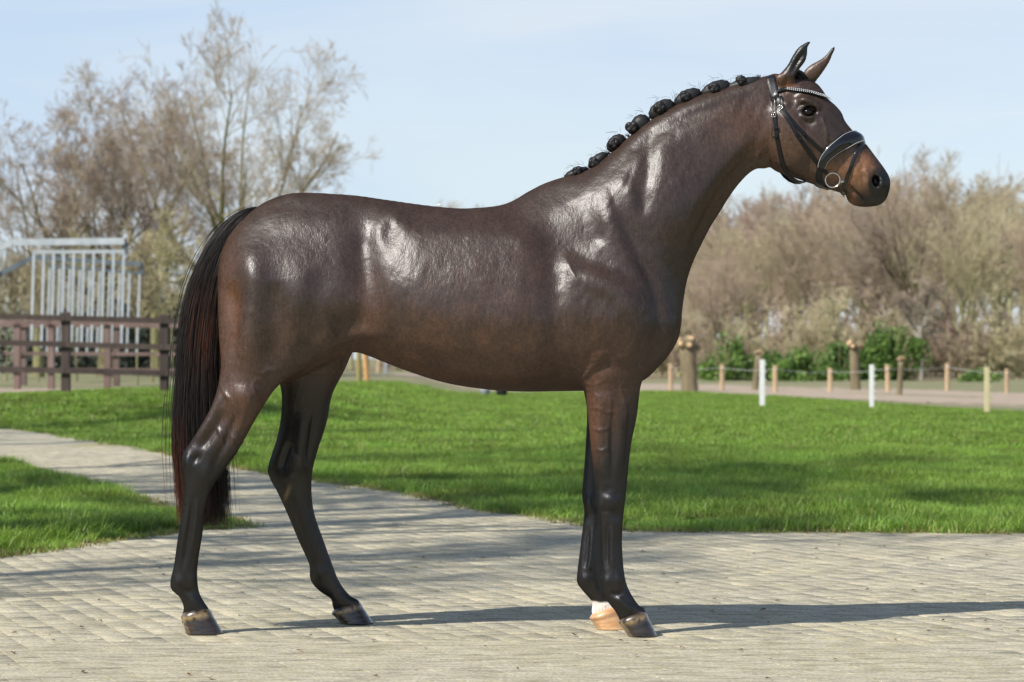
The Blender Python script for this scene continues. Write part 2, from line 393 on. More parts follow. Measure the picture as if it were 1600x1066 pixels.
# keep only the largest connected piece by simple height test; smooth a little
def smooth_mesh(V, Q, it, lam=.5, mu=-.52):
    E = np.concatenate([Q[:, [0, 1]], Q[:, [1, 2]], Q[:, [2, 3]], Q[:, [3, 0]]]); n = len(V)
    deg = np.bincount(E.ravel(), minlength=n).astype(float)
    for k in range(it):
        for f in (lam, mu):
            A = np.zeros_like(V)
            for ax in range(3):
                A[:, ax] = np.bincount(E[:, 0], V[E[:, 1], ax], n) + np.bincount(E[:, 1], V[E[:, 0], ax], n)
            V = V + f * (A / deg[:, None] - V)
    return V
BV = smooth_mesh(BV, BQ, 8)
def vnormals(V, Q):
    n = np.cross(V[Q[:, 2]] - V[Q[:, 0]], V[Q[:, 3]] - V[Q[:, 1]]); N = np.zeros_like(V)
    for ax in range(3):
        for c in range(4): N[:, ax] += np.bincount(Q[:, c], n[:, ax], len(V))
    return N / (np.linalg.norm(N, axis=1)[:, None] + 1e-12)
print('body', len(BV), len(BQ), round(time.time() - T0, 1))
# ------------------------------------------------------------------ muscle, tendon and vein relief (metres), drawn on the outline plan
def sstep(t): t = np.clip(t, 0, 1); return t * t * (3 - 2 * t)
def vnoise(x, y, cell, seed):
    r = np.random.default_rng(seed).standard_normal((256, 256))
    fx = (x / cell) % 250; fy = (y / cell) % 250; ix = fx.astype(int); iy = fy.astype(int)
    tx = fx - ix; ty = fy - iy; tx = tx * tx * (3 - 2 * tx); ty = ty * ty * (3 - 2 * ty)
    return r[ix, iy] * (1 - tx) * (1 - ty) + r[ix + 1, iy] * tx * (1 - ty) + r[ix, iy + 1] * (1 - tx) * ty + r[ix + 1, iy + 1] * tx * ty
def ridge(px, py, R, pts, sig, h, curve=True):
    q = catmull(pts, 5, False) if curve and len(pts) > 2 else np.array(pts, float)
    lo = q.min(0) - 3.2 * sig; hi = q.max(0) + 3.2 * sig
    m = np.nonzero((px > lo[0]) & (px < hi[0]) & (py > lo[1]) & (py < hi[1]))[0]
    if len(m) == 0: return
    x, y = px[m], py[m]; best = np.full(len(m), 1e9); tt = np.zeros(len(m)); n = len(q) - 1
    for i in range(n):
        (x0, y0), (x1, y1) = q[i], q[i + 1]; dx, dy = x1 - x0, y1 - y0; ll = dx * dx + dy * dy + 1e-9
        t = np.clip(((x - x0) * dx + (y - y0) * dy) / ll, 0, 1); d = (x - x0 - t * dx) ** 2 + (y - y0 - t * dy) ** 2
        s = d < best; best[s] = d[s]; tt[s] = (i + t[s]) / n
    R[m] += h * np.exp(-best / (2 * sig * sig)) * sstep(tt * 3 + .1) * sstep((1 - tt) * 3 + .1)
def bump(px, py, R, cx, cy, rx, ry, ang, h):
    a = math.radians(ang); x = px - cx; y = py - cy
    u = (x * math.cos(a) + y * math.sin(a)) / rx; v = (-x * math.sin(a) + y * math.cos(a)) / ry
    R += h * np.exp(-(u * u + v * v) * 1.2)
def plateau(px, py, R, pts, wd, h):
    q = catmull(pts, 5); lo = q.min(0) - wd; hi = q.max(0) + wd
    m = np.nonzero((px > lo[0]) & (px < hi[0]) & (py > lo[1]) & (py < hi[1]))[0]
    d = poly_sdf(q, px[m], py[m]); R[m] += h * sstep(d / wd * .5 + .5)
N_ = vnormals(BV, BQ)
ay = np.where(BV[:, 2] > .95, -np.abs(BV[:, 1]), BV[:, 1])       # trunk relief is mirrored to the far side
PXv = 800 + F * BV[:, 0] / (D0 + ay); PYv = HZ + F * (CH - BV[:, 2]) / (D0 + ay)
near = (BV[:, 2] > .95) | (BV[:, 1] < .03)
R1 = np.zeros(len(BV)); a_ = (PXv, PYv, R1)
# haunch
bump(*a_, 460, 460, 75, 80, 10, .026); bump(*a_, 395, 400, 45, 40, 0, .012); bump(*a_, 500, 350, 80, 22, 0, .006)
ridge(*a_, [(396, 385), (400, 450), (392, 520), (386, 600)], 14, .018)
ridge(*a_, [(366, 440), (367, 500), (362, 570)], 9, -.012)
ridge(*a_, [(428, 440), (434, 510), (424, 580)], 14, -.014); ridge(*a_, [(500, 420), (490, 480), (462, 540)], 12, -.006)
bump(*a_, 385, 425, 42, 46, 0, .012)
bump(*a_, 507, 532, 26, 30, 0, .016)
ridge(*a_, [(455, 560), (485, 535), (505, 500)], 9, -.007)
ridge(*a_, [(515, 548), (548, 526), (575, 520), (605, 528)], 7, .012); ridge(*a_, [(520, 520), (550, 505), (575, 495)], 12, -.010)
# flank and barrel
bump(*a_, 572, 425, 26, 75, -8, -.020); bump(*a_, 566, 380, 14, 12, 0, -.003)
plateau(*a_, [(602, 342), (640, 336), (720, 345), (830, 360), (870, 460), (860, 570), (760, 590), (660, 570), (625, 540), (606, 480), (592, 410)], 36, .020)
plateau(*a_, [(650, 360), (720, 352), (830, 372), (862, 460), (850, 560), (760, 582), (680, 566), (650, 520), (638, 450), (640, 390)], 24, .010)
bump(*a_, 608, 372, 11, 20, 0, -.004); ridge(*a_, [(590, 400), (594, 358), (612, 342), (630, 356), (636, 395)], 9, .006)
for i, x in enumerate(range(672, 880, 27)):
    ridge(*a_, [(x + 14, 400), (x + 4, 450), (x - 2, 500), (x + 6, 548)], 9, .0008)
bump(*a_, 655, 560, 26, 12, 20, .006)
ridge(*a_, [(560, 540), (640, 562), (700, 572), (760, 580), (840, 584)], 9, .006); ridge(*a_, [(640, 545), (700, 556), (780, 562)], 10, -.004)
ridge(*a_, [(790, 585), (830, 585), (875, 578)], 6, .003)
# back
ridge(*a_, [(520, 318), (620, 328), (720, 342), (800, 340)], 12, .004)
# shoulder
plateau(*a_, [(884, 414), (905, 424), (935, 432), (965, 450), (990, 474), (1003, 510), (1003, 545), (985, 573), (945, 588), (912, 590), (893, 560), (886, 500)], 26, .026)
plateau(*a_, [(905, 450), (940, 455), (970, 480), (985, 520), (975, 560), (930, 578), (905, 560)], 22, -.006)
ridge(*a_, [(887, 430), (884, 500), (890, 560), (902, 598)], 10, .004)
ridge(*a_, [(940, 310), (962, 370), (985, 425), (1003, 462)], 15, .009); ridge(*a_, [(905, 310), (922, 350), (938, 388)], 14, -.007); ridge(*a_, [(884, 424), (922, 434), (962, 450), (1004, 486)], 13, .010)
ridge(*a_, [(965, 330), (990, 385), (1012, 440)], 8, -.007)
bump(*a_, 1030, 505, 22, 45, -8, .012); ridge(*a_, [(1000, 400), (1018, 450), (1022, 510), (1008, 566)], 8, -.012)
bump(*a_, 870, 330, 60, 40, -20, .010); bump(*a_, 900, 380, 30, 40, 0, -.006)
ridge(*a_, [(920, 575), (960, 570), (985, 585)], 8, -.006); ridge(*a_, [(905, 600), (930, 560), (935, 540)], 7, .006)
# neck
ridge(*a_, [(945, 280), (992, 232), (1042, 197), (1095, 174), (1150, 155), (1190, 148)], 9, -.007)
ridge(*a_, [(915, 280), (950, 255), (1000, 213), (1050, 182), (1110, 158), (1180, 136)], 8, .006)
ridge(*a_, [(1017, 196), (1013, 250), (1008, 300), (1006, 345)], 9, -.008); ridge(*a_, [(1034, 205), (1028, 260), (1022, 320), (1030, 380)], 22, .008)
ridge(*a_, [(992, 232), (986, 280), (988, 330)], 12, .005)
for k, (x, y) in enumerate([(950, 285), (968, 268), (985, 262)]): ridge(*a_, [(x, y), (x + 14, y + 38), (x + 26, y + 74)], 6, .0025 * (1 if k % 2 else -1))
bump(*a_, 1062, 310, 42, 100, 22, .024); bump(*a_, 990, 505, 78, 74, 0, .036); bump(*a_, 852, 450, 34, 95, 0, -.010); bump(*a_, 1075, 250, 26, 26, 0, -.006)
ridge(*a_, [(1196, 180), (1150, 235), (1105, 290), (1070, 350), (1045, 420)], 17, .017)
ridge(*a_, [(1186, 232), (1150, 268), (1118, 312), (1088, 368), (1068, 430)], 8, -.015)
ridge(*a_, [(1200, 225), (1170, 258), (1150, 288)], 4, .006); ridge(*a_, [(1150, 160), (1190, 175)], 14, -.005)
ridge(*a_, [(1192, 205), (1182, 240), (1168, 262)], 5, .004)
# head
plateau(*a_, [(1204, 170), (1235, 178), (1256, 205), (1262, 238), (1246, 262), (1222, 266), (1204, 252), (1196, 215)], 12, .011)
ridge(*a_, [(1236, 168), (1222, 160), (1208, 158)], 4.5, .006); ridge(*a_, [(1245, 160), (1258, 156), (1275, 164), (1281, 174)], 3.6, .006)
ridge(*a_, [(1248, 174), (1256, 168.5), (1266, 168), (1274, 175)], 2.4, .0075); ridge(*a_, [(1249, 177), (1256, 183), (1266, 184.5), (1274, 179)], 2.0, .005); ridge(*a_, [(1244, 170), (1254, 164), (1268, 163), (1278, 170)], 1.8, -.003)
ridge(*a_, [(1248, 190), (1262, 193), (1276, 188)], 3, -.003)
bump(*a_, 1240, 148, 12, 9, 0, -.006); ridge(*a_, [(1258, 203), (1275, 222), (1292, 240)], 4.5, .006)
ridge(*a_, [(1283, 182), (1290, 200), (1293, 224)], 1.8, .003); ridge(*a_, [(1290, 172), (1312, 196), (1336, 226)], 5, -.004)
bump(*a_, 1278, 270, 20, 10, 30, .004); bump(*a_, 1318, 250, 18, 26, -30, -.005)
ridge(*a_, [(1349, 262), (1355, 275), (1356, 292), (1362, 303)], 3, .005); ridge(*a_, [(1374, 276), (1380, 288), (1377, 300)], 3, .004); ridge(*a_, [(1340, 240), (1348, 262), (1350, 285)], 4, -.003); ridge(*a_, [(1360, 262), (1372, 266), (1380, 276)], 3.5, .004)
ridge(*a_, [(1322, 287), (1332, 297), (1343, 307), (1350, 318)], 1.8, -.006); ridge(*a_, [(1327, 284), (1338, 294), (1350, 306)], 3, .003)
bump(*a_, 1335, 309, 9, 8, 0, .003)
bump(*a_, 1226, 133, 9, 12, 20, -.006)
for x, y in [(1226, 120), (1236, 115)]: bump(*a_, x, y, 5, 8, 20, .002)
# near hind: gaskin, hock, cannon
ridge(*a_, [(345, 610), (330, 650), (305, 692)], 5, .006); ridge(*a_, [(352, 640), (335, 672), (308, 706)], 5.5, -.006)
bump(*a_, 383, 618, 26, 26, 0, .013); ridge(*a_, [(395, 600), (385, 650), (360, 700), (345, 730)], 9, .006)
ridge(*a_, [(372, 640), (358, 680), (340, 715), (325, 745)], 4, -.005)
bump(*a_, 324, 738, 11, 18, 30, .005); bump(*a_, 294, 722, 6, 14, 0, .005); bump(*a_, 307, 715, 6, 10, 40, -.006); bump(*a_, 330, 762, 8, 8, 0, -.003)
ridge(*a_, [(302, 770), (298, 810), (290, 860), (286, 890)], 3.6, -.0035); ridge(*a_, [(296, 775), (291, 815), (283, 860), (280, 890)], 2.2, .003)
ridge(*a_, [(309, 775), (305, 820), (298, 870)], 2.6, .003)
bump(*a_, 280, 909, 9, 9, 0, .003); bump(*a_, 300, 905, 6, 9, 0, .003); ridge(*a_, [(286, 920), (296, 925), (306, 918)], 3, -.003)
ridge(*a_, [(300, 930), (306, 950), (314, 962)], 4, .003)
for q in ([(341, 585), (349, 612), (362, 625), (372, 650), (380, 665)], [(380, 665), (392, 652), (398, 640), (402, 622)], [(352, 600), (360, 640), (366, 660)], [(395, 575), (408, 583), (420, 578), (436, 582)], [(360, 660), (362, 690), (374, 718)], [(330, 655), (345, 680), (350, 705)], [(402, 622), (395, 600), (408, 590)], [(360, 680), (376, 690), (384, 700)], [(480, 500), (500, 520), (498, 545)]):
    ridge(*a_, q, 2.0, .0021)
# near fore: forearm, knee, cannon
bump(*a_, 940, 625, 22, 34, 0, .012); ridge(*a_, [(938, 640), (940, 700), (945, 750)], 9, .005); ridge(*a_, [(952, 630), (956, 690), (955, 755)], 4, -.003)
ridge(*a_, [(970, 620), (970, 690), (966, 750)], 7, .005); ridge(*a_, [(984, 630), (980, 690), (974, 750)], 3, -.003)
bump(*a_, 955, 782, 16, 16, 0, .004); ridge(*a_, [(940, 768), (956, 774), (970, 770)], 3, -.002); ridge(*a_, [(938, 796), (955, 800), (970, 797)], 3, -.002); bump(*a_, 938, 790, 5, 12, 0, .003); bump(*a_, 962, 806, 10, 8, 0, -.003); bump(*a_, 950, 765, 12, 6, 0, -.002)
ridge(*a_, [(948, 815), (948, 850), (948, 890)], 3.4, -.003); ridge(*a_, [(943, 815), (943, 850), (943, 892)], 1.8, .003); ridge(*a_, [(956, 820), (956, 860), (957, 890)], 3, .002)
bump(*a_, 948, 908, 8, 9, 0, .003); bump(*a_, 968, 905, 7, 10, 0, .003); ridge(*a_, [(950, 925), (965, 930), (975, 922)], 3, -.003); ridge(*a_, [(962, 930), (975, 945), (990, 955)], 3.5, .003)
for q in ([(915, 590), (925, 600), (938, 598), (952, 590)], [(922, 640), (935, 636), (950, 645), (962, 640)], [(925, 668), (940, 672), (953, 668)], [(952, 600), (954, 640), (950, 690), (953, 730)], [(928, 700), (942, 704), (952, 698)], [(905, 548), (918, 556), (930, 554)], [(985, 470), (1000, 482), (1008, 478)], [(995, 455), (1000, 475), (990, 495)], [(1120, 300), (1128, 325), (1122, 345)], [(935, 600), (930, 612), (940, 622)], [(975, 590), (970, 610), (978, 640), (974, 670)]):
    ridge(*a_, q, 2.0, .0017)
# far legs
far = ~near
R2 = np.zeros(len(BV)); b_ = (PXv, PYv, R2)
ridge(*b_, [(455, 690), (446, 715), (440, 735)], 4, -.006); ridge(*b_, [(475, 640), (470, 700), (463, 745)], 7, .006); bump(*b_, 468, 722, 12, 22, -10, .006)
ridge(*b_, [(492, 640), (484, 690), (478, 730)], 3, -.004); ridge(*b_, [(450, 770), (468, 820), (484, 870)], 3.4, -.003); ridge(*b_, [(462, 770), (482, 830), (500, 880)], 2.5, .003)
bump(*b_, 500, 895, 8, 9, 0, .003); bump(*b_, 455, 745, 10, 8, 0, .004)
ridge(*b_, [(920, 820), (917, 860), (913, 890)], 3.2, -.003); ridge(*b_, [(926, 820), (923, 870), (918, 895)], 2.4, .003); bump(*b_, 913, 905, 8, 9, 0, .003); bump(*b_, 920, 785, 8, 14, 0, .004)
lowf = sstep((1.02 - BV[:, 2]) / .30); Rr = np.where(near, R1 * (1.25 + 1.0 * lowf + .4 * sstep((PXv - 1185) / 20) * (BV[:, 2] > 1.6)), R2 * 2.3)
# soft irregularity of living tissue
big = (BV[:, 2] > .95)
sx_ = PXv + .35 * PYv
Rr += (vnoise(sx_, PYv * .38, 10, 51) * .0011 + vnoise(sx_, PYv * .4, 5, 52) * .0003) * (np.exp(-((PXv - 1000) / 75.) ** 2 - ((PYv - 300) / 105.) ** 2) + .8 * np.exp(-((PXv - 940) / 60.) ** 2 - ((PYv - 480) / 70.) ** 2) + .5 * np.exp(-((PXv - 640) / 55.) ** 2 - ((PYv - 440) / 110.) ** 2))
Rr += vnoise(PXv, PYv, 34, 3) * .0011 * big + vnoise(PXv, PYv, 12, 4) * .0003 * (big * .7 + .3) + vnoise(PXv, PYv, 4, 9) * .00018
wgt = np.abs(N_[:, 1]) ** .8
BV = BV + N_ * (Rr * wgt)[:, None]
BV = smooth_mesh(BV, BQ, 1)
# coat colours (pigment: black points, tan muzzle, one white pastern; shade painted into near ear)
def cm(col, c, wt): return col * (1 - wt[:, None]) + np.array(c)[None] * wt[:, None]
def gz(cx, cy, rx, ry, ang=0, p=1.0):
    a = math.radians(ang); x = PXv - cx; y = PYv - cy
    u = (x * math.cos(a) + y * math.sin(a)) / rx; v = (-x * math.sin(a) + y * math.cos(a)) / ry
    return np.exp(-(u * u + v * v) ** p)
nv = vnoise(PXv, PYv, 18, 21) * .5 + vnoise(PXv, PYv, 7, 22) * .3
col = np.tile(np.array([.0345, .0210, .0152]), (len(BV), 1))
RED = (.092, .044, .025); BLK = (.0066, .0058, .0058); BR = (.058, .031, .020)
col = cm(col, RED, np.clip(.75 * gz(700, 550, 190, 48) + .15 * nv * gz(700, 500, 200, 90), 0, 1))
col = cm(col, RED, .55 * gz(575, 480, 26, 60)); col = cm(col, BR, .5 * gz(760, 450, 150, 80))
col = cm(col, (.105, .045, .021), .85 * gz(362, 500, 17, 90)); col = cm(col, BR, .8 * gz(400, 560, 50, 60)); col = cm(col, (.09, .042, .023), .6 * gz(385, 640, 30, 45))
col = cm(col, (.07, .033, .02), .75 * gz(930, 560, 45, 50)); col = cm(col, (.10, .047, .027), .8 * gz(930, 660, 12, 90)); col = cm(col, (.075, .034, .02), .5 * gz(955, 620, 35, 50))
col = cm(col, (.09, .042, .022), .8 * gz(1185, 215, 35, 40)); col = cm(col, (.075, .038, .022), .55 * gz(1150, 190, 60, 30, -30)); col = cm(col, (.06, .032, .02), .6 * gz(1120, 300, 20, 70, 35))
col = cm(col, (.075, .038, .023), .7 * gz(1235, 225, 40, 45)); col = cm(col, (.19, .065, .022), .7 * gz(1232, 135, 10, 9, -20)); col = cm(col, (.13, .06, .032), .6 * gz(1216, 125, 9, 14))
col = cm(col, (.25, .118, .055), .9 * gz(1338, 266, 22, 28, -30)); col = cm(col, (.22, .10, .048), .8 * gz(1300, 268, 24, 14, 25)); col = cm(col, (.20, .09, .04), .85 * gz(1334, 310, 10, 9)); col = cm(col, (.30, .13, .06), .5 * gz(1352, 252, 10, 12))
col = cm(col, (.14, .07, .04), .7 * gz(1285, 282, 20, 8, 20))
col = cm(col, BLK, np.clip(1.6 * gz(1375, 292, 17, 26, 0, 1.6), 0, 1)); col = cm(col, BLK, .9 * gz(1352, 312, 20, 9, 20, 1.5)); col = cm(col, BLK, .85 * gz(1262, 176, 15, 10, 0, 1.5))
col = cm(col, (.006, .005, .005), .95 * sstep((116 - PYv) / 12) * (PXv > 1224) * (BV[:, 1] < 0)); col = cm(col, (.07, .035, .02), .7 * ((BV[:, 1] > 0.02) & (PXv > 1252) & (PYv < 118)).astype(float)); col = cm(col, BLK, .9 * ((BV[:, 1] > 0.02) & (PXv > 1250)).astype(float) * sstep((90 - PYv) / 14))  # near ear: dark hair, with the shade of its hollow put into the colour
legn = near & (BV[:, 2] < 1.0); nz2 = nv * 14
hind = PXv < 620
bl = np.where(hind, sstep((PYv - 655 + nz2 + (330 - PXv) * .3) / 80), sstep((PYv - 655 + nz2 * 1.3 + (PXv - 940) * 1.3) / 105))
bl = np.where(near, bl, np.where(hind, sstep((PYv - 560 + nz2) / 90), sstep((PYv - 600) / 60)))
col = cm(col, BLK, np.clip(bl * (BV[:, 2] < 1.02), 0, 1))
pat = far & (PXv > 900) & (PYv > 900) & (PYv < 1000)
edge = 941 + nv * 4 - np.abs(PXv - 945) * .15
col = cm(col, (.74, .68, .62), sstep((PYv - edge) / 3.) * pat)
col = cm(col, (.20, .14, .06), .8 * far * gz(449, 770, 3, 11, 20))
col = col * (1 + .13 * nv + .10 * vnoise(PXv, PYv, 3, 31))[:, None]
col = np.clip(col, .004, 1)

def coat_mat():
    m, t, b, l = new_mat('horse coat')
    a = nd(t, 'ShaderNodeAttribute', attribute_name='Col')
    co = nd(t, 'ShaderNodeTexCoord'); mp = nd(t, 'ShaderNodeMapping'); mp.inputs['Scale'].default_value = (1.0, 1.0, .45); mp.inputs['Rotation'].default_value = (0, .35, 0)
    l(co.outputs['Object'], mp.inputs[0])
    n = nd(t, 'ShaderNodeTexNoise', i_Scale=260.0, i_Detail=3.0); l(mp.outputs[0], n.inputs[0])
    n3 = nd(t, 'ShaderNodeTexNoise', i_Scale=22.0, i_Detail=5.0, i_Roughness=.65); l(mp.outputs[0], n3.inputs[0])
    mm = nd(t, 'ShaderNodeMapRange', i_1=.25, i_2=.75, i_3=.72, i_4=1.3); l(n.outputs[0], mm.inputs[0])
    mu = nd(t, 'ShaderNodeVectorMath', operation='SCALE'); l(a.outputs['Color'], mu.inputs[0]); l(mm.outputs[0], mu.inputs['Scale']); 
    mq = nd(t, 'ShaderNodeMapping'); mq.inputs['Scale'].default_value = (1, 1, .22); mq.inputs['Rotation'].default_value = (0, -.5, 0); l(co.outputs['Object'], mq.inputs[0]); n5 = nd(t, 'ShaderNodeTexNoise', i_Scale=110.0, i_Detail=4.0, i_Roughness=.6); l(mq.outputs[0], n5.inputs[0])
    m5 = nd(t, 'ShaderNodeMapRange', i_1=.3, i_2=.7, i_3=.78, i_4=1.22); l(n5.outputs[0], m5.inputs[0]); m6 = nd(t, 'ShaderNodeVectorMath', operation='SCALE'); l(mu.outputs[0], m6.inputs[0]); l(m5.outputs[0], m6.inputs['Scale']); l(m6.outputs[0], b.inputs['Base Color'])
    rr = nd(t, 'ShaderNodeMapRange', i_1=.3, i_2=.7, i_3=.33, i_4=.44); l(n3.outputs[0], rr.inputs[0]); l(rr.outputs[0], b.inputs['Roughness'])
    bp = nd(t, 'ShaderNodeBump', i_Strength=.5, i_Distance=.0012); l(n.outputs[0], bp.inputs['Height'])
    bp2 = nd(t, 'ShaderNodeBump', i_Strength=.42, i_Distance=.004); l(n3.outputs[0], bp2.inputs['Height']); b5 = nd(t, 'ShaderNodeBump', i_Strength=.6, i_Distance=.002); l(n5.outputs[0], b5.inputs['Height']); l(bp.outputs[0], b5.inputs['Normal']); l(b5.outputs[0], bp2.inputs['Normal']); l(bp2.outputs[0], b.inputs['Normal'])
    b.inputs['Specular IOR Level'].default_value = 0
    gl = nd(t, 'ShaderNodeBsdfAnisotropic'); gl.inputs['Color'].default_value = (.042, .042, .0425, 1); l(rr.outputs[0], gl.inputs['Roughness']); l(bp2.outputs[0], gl.inputs['Normal'])
    ad = nd(t, 'ShaderNodeAddShader'); l(b.outputs[0], ad.inputs[0]); l(gl.outputs[0], ad.inputs[1]); l(ad.outputs[0], t.nodes['Material Output'].inputs[0])
    b.inputs['Sheen Weight'].default_value = 0; b.inputs['Sheen Roughness'].default_value = .4; b.inputs['Sheen Tint'].default_value = (.8, .75, .72, 1)
    return m
M_COAT = coat_mat()
horse = tag(empty('horse', (0, 0, 0)), 'dark brown horse standing side on with plaited mane, black legs and one white pastern', 'horse')
body = mesh_np('body', BV, BQ, M_COAT, horse, colors=col)
print('relief', round(time.time() - T0, 1))
# ------------------------------------------------------------------ horse: hooves, eyes, tail, mane plaits
BV_list = BV.tolist(); BVH = BVHTree.FromPolygons(BV_list, BQ.tolist())
CAMP = Vector((0, -D0, CH))
def cast(px, py):
    d = Vector(((px - 800) / F, 1, -(py - HZ) / F)).normalized()
    h = BVH.ray_cast(CAMP, d)
    if h[0] is None:
        x, z = P(px, py, 0); h = BVH.find_nearest(Vector((x, -.03, z)))
    return h[0], h[1]
def hoof_mat(name, c0, c1, band, rough=.3):
    m, t, b, l = new_mat(name)
    co = nd(t, 'ShaderNodeTexCoord'); mp = nd(t, 'ShaderNodeMapping'); mp.inputs['Scale'].default_value = (1, 1, 2.6)
    l(co.outputs['Object'], mp.inputs[0])
    n = nd(t, 'ShaderNodeTexNoise', i_Scale=26.0, i_Detail=6.0, i_Distortion=.6); l(mp.outputs[0], n.inputs[0])
    r = nd(t, 'ShaderNodeValToRGB'); e = r.color_ramp.elements; e[0].position = .35; e[1].position = .7; e[0].color = (*c0, 1); e[1].color = (*c1, 1)
    l(n.outputs[0], r.inputs[0])
    a = nd(t, 'ShaderNodeAttribute', attribute_name='band'); mx = nd(t, 'ShaderNodeMix', data_type='RGBA'); mx.inputs[7].default_value = (*band, 1)
    n2 = nd(t, 'ShaderNodeTexNoise', i_Scale=45.0, i_Detail=4.0); l(co.outputs['Object'], n2.inputs[0])
    mr = nd(t, 'ShaderNodeMapRange', i_1=.34, i_2=.56); l(n2.outputs[0], mr.inputs[0])
    mu = nd(t, 'ShaderNodeMath', operation='MULTIPLY'); l(a.outputs['Fac'], mu.inputs[0]); l(mr.outputs[0], mu.inputs[1])
    l(mu.outputs[0], mx.inputs[0]); l(r.outputs[0], mx.inputs[6]); l(mx.outputs[2], b.inputs['Base Color'])
    bp = nd(t, 'ShaderNodeBump', i_Strength=.4, i_Distance=.002); l(n.outputs[0], bp.inputs['Height']); l(bp.outputs[0], b.inputs['Normal'])
    b.inputs['Roughness'].default_value = rough; b.inputs['Coat Weight'].default_value = .5; b.inputs['Coat Roughness'].default_value = .15
    return m
M_HOOF = hoof_mat('dark horn', (.014, .011, .010), (.045, .030, .022), (.30, .21, .10))
M_HOOFP = hoof_mat('pale horn', (.50, .26, .11), (.62, .40, .21), (.36, .19, .10), .42)
def hoof(g0, g1, gy, c0, c1, Y, w0, w1, mat, label=None):
    """ground heel/toe x, ground row, coronet rear/front pixel, depth"""
    nr, ns = 15, 40; V = []; band = []
    gz_ = 0.001
    xa, _ = P(g0, gy, Y); xb, _ = P(g1, gy, Y); ra = P(*c0, Y); rb = P(*c1, Y)
    for i in range(nr):
        t = i / (nr - 2)
        A = (xa + (ra[0] - xa) * t, gz_ + (ra[1] - gz_) * t); B = (xb + (rb[0] - xb) * t, gz_ + (rb[1] - gz_) * t)
        w_ = w0 + (w1 - w0) * t; sc = 1.0
        if t > .78: sc = 1 + .035 * math.sin(min((t - .78) / .22, 1) * math.pi)
        if i == nr - 1: sc = .86; A = (A[0] + .004, A[1] + .006); B = (B[0] - .008, B[1] + .006)
        wob = 1 + .012 * math.sin(t * 26) * (t < .8)
        cx, cz = (A[0] + B[0]) / 2, (A[1] + B[1]) / 2; hx, hz = (B[0] - A[0]) / 2, (B[1] - A[1]) / 2
        for k in range(ns):
            a = 2 * math.pi * k / ns; ca, sa = math.cos(a), math.sin(a)
            px_ = math.copysign(abs(ca) ** (.95 if ca > 0 else .6), ca); pyy = math.copysign(abs(sa) ** .9, sa) * (1 if ca > 0 else 1 - .16 * ca * ca)
            V.append((cx + px_ * hx * sc * wob, Y + pyy * w_ * sc * wob, cz + px_ * hz * sc + (0 if t > .1 else 0)))
            band.append(max(0, 1 - abs(t - .86) / .2) + .5 * (ca < -.5) * (1 - abs(t - .5)))
    Fs = [[i * ns + k, i * ns + (k + 1) % ns, (i + 1) * ns + (k + 1) % ns, (i + 1) * ns + k] for i in range(nr - 1) for k in range(ns)]
    Fs.append(list(range(ns))[::-1]); Fs.append([(nr - 1) * ns + k for k in range(ns)])
    o = mesh_np('hoof', V, Fs, mat, horse, attrs={'band': np.clip(band, 0, 1)})
    if label: o['label'] = label
hoof(291, 349, 991, (283, 963), (327, 952), -.055, .060, .050, M_HOOF)
hoof(533, 584, 974.5, (518, 958), (561, 940), .335, .060, .048, M_HOOF)
hoof(981, 1027, 995, (966, 972), (1009, 957), -.13, .060, .050, M_HOOF)
hoof(932, 984, 984, (921, 965), (968, 950), .12, .060, .050, M_HOOFP, 'pale orange hoof below the white pastern')
# eyes
m_eye, t_, b_e, l_ = new_mat('eye'); b_e.inputs['Base Color'].default_value = (.006, .004, .004, 1); b_e.inputs['Roughness'].default_value = .12; b_e.inputs['Specular IOR Level'].default_value = .4
for sg in (-1, 1):
    x, z = P(1261, 176.3, -.07); V = []; Fs = []
    h_ = BVH.ray_cast(CAMP, Vector(((1250 - 800) / F, 1, -(188 - HZ) / F)).normalized()); ys = (h_[0].y if h_[0] else -.085) + .0105
    for i in range(17):
        for k in range(24):
            th = math.pi * i / 16; ph = 2 * math.pi * k / 24
            V.append((x + .0175 * math.sin(th) * math.cos(ph), sg * (-ys) + .017 * math.cos(th), z + .0132 * math.sin(th) * math.sin(ph)))
    for i in range(16):
        for k in range(24): Fs.append([i * 24 + k, i * 24 + (k + 1) % 24, (i + 1) * 24 + (k + 1) % 24, (i + 1) * 24 + k])
    mesh_np('eye', V, np.array(Fs), m_eye, horse)
